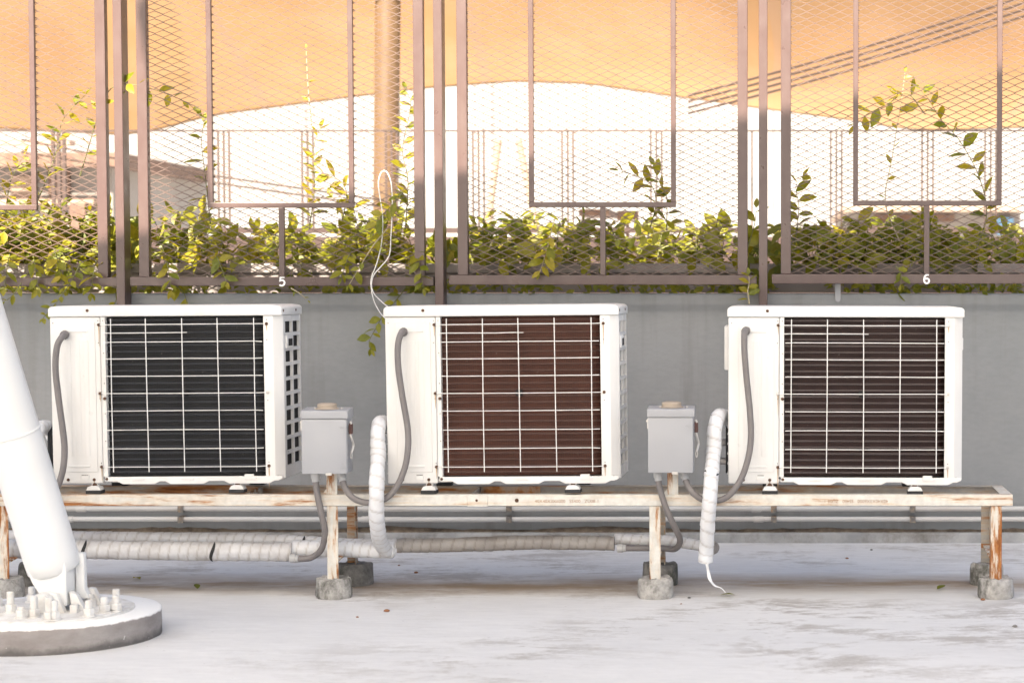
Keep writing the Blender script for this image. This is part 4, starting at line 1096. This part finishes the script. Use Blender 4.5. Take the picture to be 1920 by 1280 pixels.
sprig([(640, 420, YV+.1), (650, 360, YV), (625, 330, YV), (600, 325, YV)], 'sprig bending left low inside the panel numbered five', 7, yel=.7)
sprig([(760, 430, YV+.1), (765, 340, YV), (755, 280, YV), (770, 200, YV), (762, 170, YV)], 'sprig climbing between mast and middle fence post', 8, yel=.8)
sprig([(1215, 440, YV+.1), (1230, 380, YV), (1215, 340, YV), (1160, 320, YV)], 'sprig rising in the middle inner frame', 9, yel=.5)
sprig([(1250, 440, YV+.1), (1250, 370, YV), (1240, 350, YV), (1225, 310, YV)], 'small sprig beside the right bar of the middle inner frame', 10, yel=.5)
sprig([(1830, 470, YV+.1), (1850, 400, YV), (1835, 330, YV), (1800, 265, YV), (1765, 225, YV), (1740, 185, YV), (1725, 168, YV)], 'long leafy sprig climbing the right of the panel numbered six', 11, (.07, .11), .04, yel=.3)
sprig([(1735, 215, YV), (1700, 175, YV), (1665, 195, YV), (1625, 215, YV), (1605, 235, YV)], 'sprig drooping left from the top of the long sprig in the panel numbered six', 12, (.065, .09), .04, yel=.9)
sprig([(1690, 460, YV+.1), (1660, 380, YV), (1672, 300, YV), (1680, 250, YV), (1690, 190, YV), (1697, 135, YV)], 'pale thin shoot inside the inner frame of the panel numbered six', 13, (.035, .055), .08, 'drytwig', .5)
sprig([(1490, 460, YV+.1), (1498, 390, YV), (1492, 350, YV), (1505, 330, YV)], 'short sprig by the left bar of the panel numbered six', 14, spacing=.03)
sprig([(1400, 470, YV), (1415, 420, YV), (1418, 390, YV)], 'small upright sprig left of the right fence post', 15)
Yh = YF-.06
sprig([(150, 495, Yh+.02), (138, 520, Yh), (122, 545, Yh-.02), (105, 568, Yh-.04), (80, 597, Yh-.08)], 'green sprig hanging over the left bottom bar', 16, (.03, .05), .022, yel=0)
sprig([(40, 530, Yh), (25, 552, Yh), (10, 565, Yh)], 'short leaf sprig hanging over the wall at far left', 17, (.04, .05), .03, yel=0)
sprig([(245, 530, YF+.05), (225, 545, YW-.05), (215, 570, YW-.06)], 'sprig hanging over the wall left of the left post', 18, (.05, .08), .022, yel=0)
sprig([(330, 535, YF+.05), (345, 550, YW-.05), (352, 572, YW-.06)], 'sprig with large leaves hanging over the wall below the panel numbered five', 19, (.06, .09), .03, yel=0)
sprig([(760, 540, YF+.05), (745, 560, YW-.05), (722, 585, YW-.07), (705, 615, YW-.08), (692, 640, YW-.09), (696, 655, YW-.1)], 'sprig trailing down the wall left of the middle unit', 20, (.045, .07), .024, yel=0)
sprig([(725, 430, Yh), (700, 460, Yh), (675, 500, Yh), (655, 533, Yh)], 'pale twig sprig slanting down across the mesh left of the cord', 21, (.04, .06), .03, 'drytwig', .1)
sprig([(755, 360, Yh), (735, 385, Yh), (715, 405, Yh), (702, 430, Yh)], 'olive sprig in front of the mesh at the cord loop', 22, (.05, .08), .026, yel=0)
sprig([(1040, 410, Yh), (1032, 440, Yh), (1025, 470, Yh), (1012, 510, Yh)], 'light sprig hanging in front of the middle panel', 23, (.045, .08), .024, 'drytwig', .5)
sprig([(1405, 570, Yh), (1402, 545, Yh), (1405, 530, Yh), (1404, 515, Yh)], 'small sprig standing at the wall left of the right post', 24, (.04, .06), .02, 'drytwig', .3)
sprig([(1680, 500, Yh), (1690, 515, Yh), (1688, 536, Yh)], 'small sprig over the bottom bar left of numeral six', 25, (.03, .05), .018, yel=.2)
sprig([(545, 540, Yh), (562, 550, Yh), (577, 563, Yh)], 'bare twig poking out below numeral five', 26, (.02, .03), .05, 'drytwig', 0)
sprig([(1300, 425, Yh), (1240, 435, Yh), (1200, 443, Yh), (1150, 450, Yh)], 'thin horizontal sprig across the middle panel', 27, (.05, .07), .03, 'drytwig', .2)
for i, (x_, y_, dx, dy) in enumerate(((20, 470, -12, 70), (62, 480, 10, 62), (100, 465, 20, 75), (180, 490, -10, 60), (310, 480, 12, 66), (400, 470, 24, 58), (660, 470, -20, 50), (780, 470, 14, 70))):
    sprig([(x_, y_, YF+.06), (x_+dx*.4, y_+dy*.3, Yh+.02), (x_+dx, y_+dy, Yh)], 'leafy shoot hanging through the mesh over the bottom bar, '+['at the far left edge', 'behind the top of the strut', 'left of the green hanging sprig', 'just left of the left post', 'just right of the left post', 'above the left unit', 'left of the white cord', 'left of the middle post'][i], 60+i, (.045, .075), .024, yel=.3)
# creeping leaves along the wall top under the bottom bars
for i, (xa, xb) in enumerate(((-30, 190), (190, 420), (420, 640), (640, 850), (860, 1080), (1080, 1300), (1300, 1450), (1560, 1760), (1760, 1930))):
    rng = random.Random(300+i); base = W((xa+xb)/2, 548, YW+.1); base.z = zt+.002
    st_ = []
    x0, x1 = W(xa, 545, YW+.1).x, W(xb, 545, YW+.1).x
    plant(base, [], ['creeping leaves on the wall top behind the white strut', 'creeping leaves on the wall top at the left fence post', 'creeping leaves on the wall top under numeral five', 'creeping leaves on the wall top at the white cord', 'creeping leaves on the wall top above the middle unit, left', 'creeping leaves on the wall top above the middle unit, right', 'creeping leaves on the wall top left of the right post', 'creeping leaves on the wall top below the panel numbered six, by the grey strap', 'creeping leaves on the wall top at the far right edge'][i],
          300+i, (.03, .06), fill=85, fillbox=((x0, x1), (YW-.02, YW+.2), (zt+.004, zt+.055)), group='creeping leaves on the wall top', name='creeper', yel=.05)
# fern-like fronds in the panel numbered six
for i, (px, py, dx, dy) in enumerate(((1530, 445, -55, -12), (1570, 440, 40, -20), (1850, 500, -60, -18), (1800, 505, -45, 8))):
    a = W(px, py+20, YP-.1); e = W(px+dx, py+dy, YF+.08); mid = a.lerp(e, .5)+Vector((0, 0, .05))
    rng = random.Random(500+i); t = empty('fern_frond', a, label='fern frond '+['arching left in the left corner of the panel numbered six', 'arching right in the left half of the panel numbered six', 'arching left at the right end of the panel numbered six', 'drooping low at the right end of the panel numbered six'][i], cat='fern', group='fern fronds')
    path = resample(catmull([p-a for p in (a, mid, e)], 10), .012); b = MB(); b.tube(path, .0015, 5); b.build('stem', 'stem', t)
    for k, q in enumerate(path[2:]):
        d0 = (e-a).normalized()
        for sd in (-1, 1):
            d = (d0*.4+d0.cross(Vector((0, -1, 0))).normalized()*sd+Vector((0, -.3, -.1)))
            o = obj_from_mesh('leaflet', LEAF[2], t); mt = leaf_matrix(q, d, Vector((0, -.6, .8)), .05*(1-.7*k/len(path))); o.matrix_local = mt @ Matrix.Diagonal((.4, 1, 1, 1))

# ------------------------------------------------------------------ small things lying on the deck
def on_deck(px, py):
    F_ = W(px, py, 0)-CAM; s_ = (0-CAM.z)/F_.z; return CAM+F_*s_
for i, (px, py, rz, lab) in enumerate(((1757, 1107, .4, 'green fallen leaf on the deck under the right unit'), (262, 1088, .2, 'green fallen leaf on the deck behind the round base'), (370, 1106, 1.4, 'olive fallen leaf flat on the deck under the left unit'), (1378, 1117, 1.2, 'thin fallen leaf beside the loose tape end'))):
    q = on_deck(px, py); b = MB(); me = LEAF[i].copy(); o = obj_from_mesh('fallen_leaf', me); o.scale = (.055,)*3; o.location = q+Vector((0, 0, .006)); o.rotation_euler = (.15, .1, rz+PI/2*(i % 2)-PI/3); tag(o, lab, 'leaf', 'fallen leaves')
for i, (px, py, s_, lab) in enumerate(((725, 1146, 1.3, 'reddish pebble on the deck right of the left front foot'), (780, 1074, 1.1, 'reddish pebble under the middle unit'), (748, 1060, .7, 'tiny brown pebble near the wrapped elbow'), (1634, 1031, .8, 'dark pebble near the wall under the right unit'), (1588, 1047, .9, 'tan pebble under the right unit near the wall'), (1843, 1125, 1.2, 'reddish chip by the right front foot'), (1292, 1121, .8, 'dark chip right of the middle foot'), (670, 1157, .7, 'small brown crumb on the open deck'), (1903, 1175, 1.2, 'grey crumb at the right edge of the deck'), (1277, 1132, .5, 'tiny crumb in front of the middle foot'))):
    q = on_deck(px, py); b = MB(); rng = random.Random(i); prof = [(.002, 0), (.0075, .0015), (.007, .004), (.003, .0065)]
    b.lathe([(r*s_, h*s_) for r, h in prof], (0, 0, 0), 9, jitter=.25, seed=i); o = b.build('pebble', 'pebble' if i not in (3, 6, 8) else 'foot_dark', None, smooth=True); o.location = q; tag(o, lab, 'pebble', 'pebbles and crumbs on the deck')
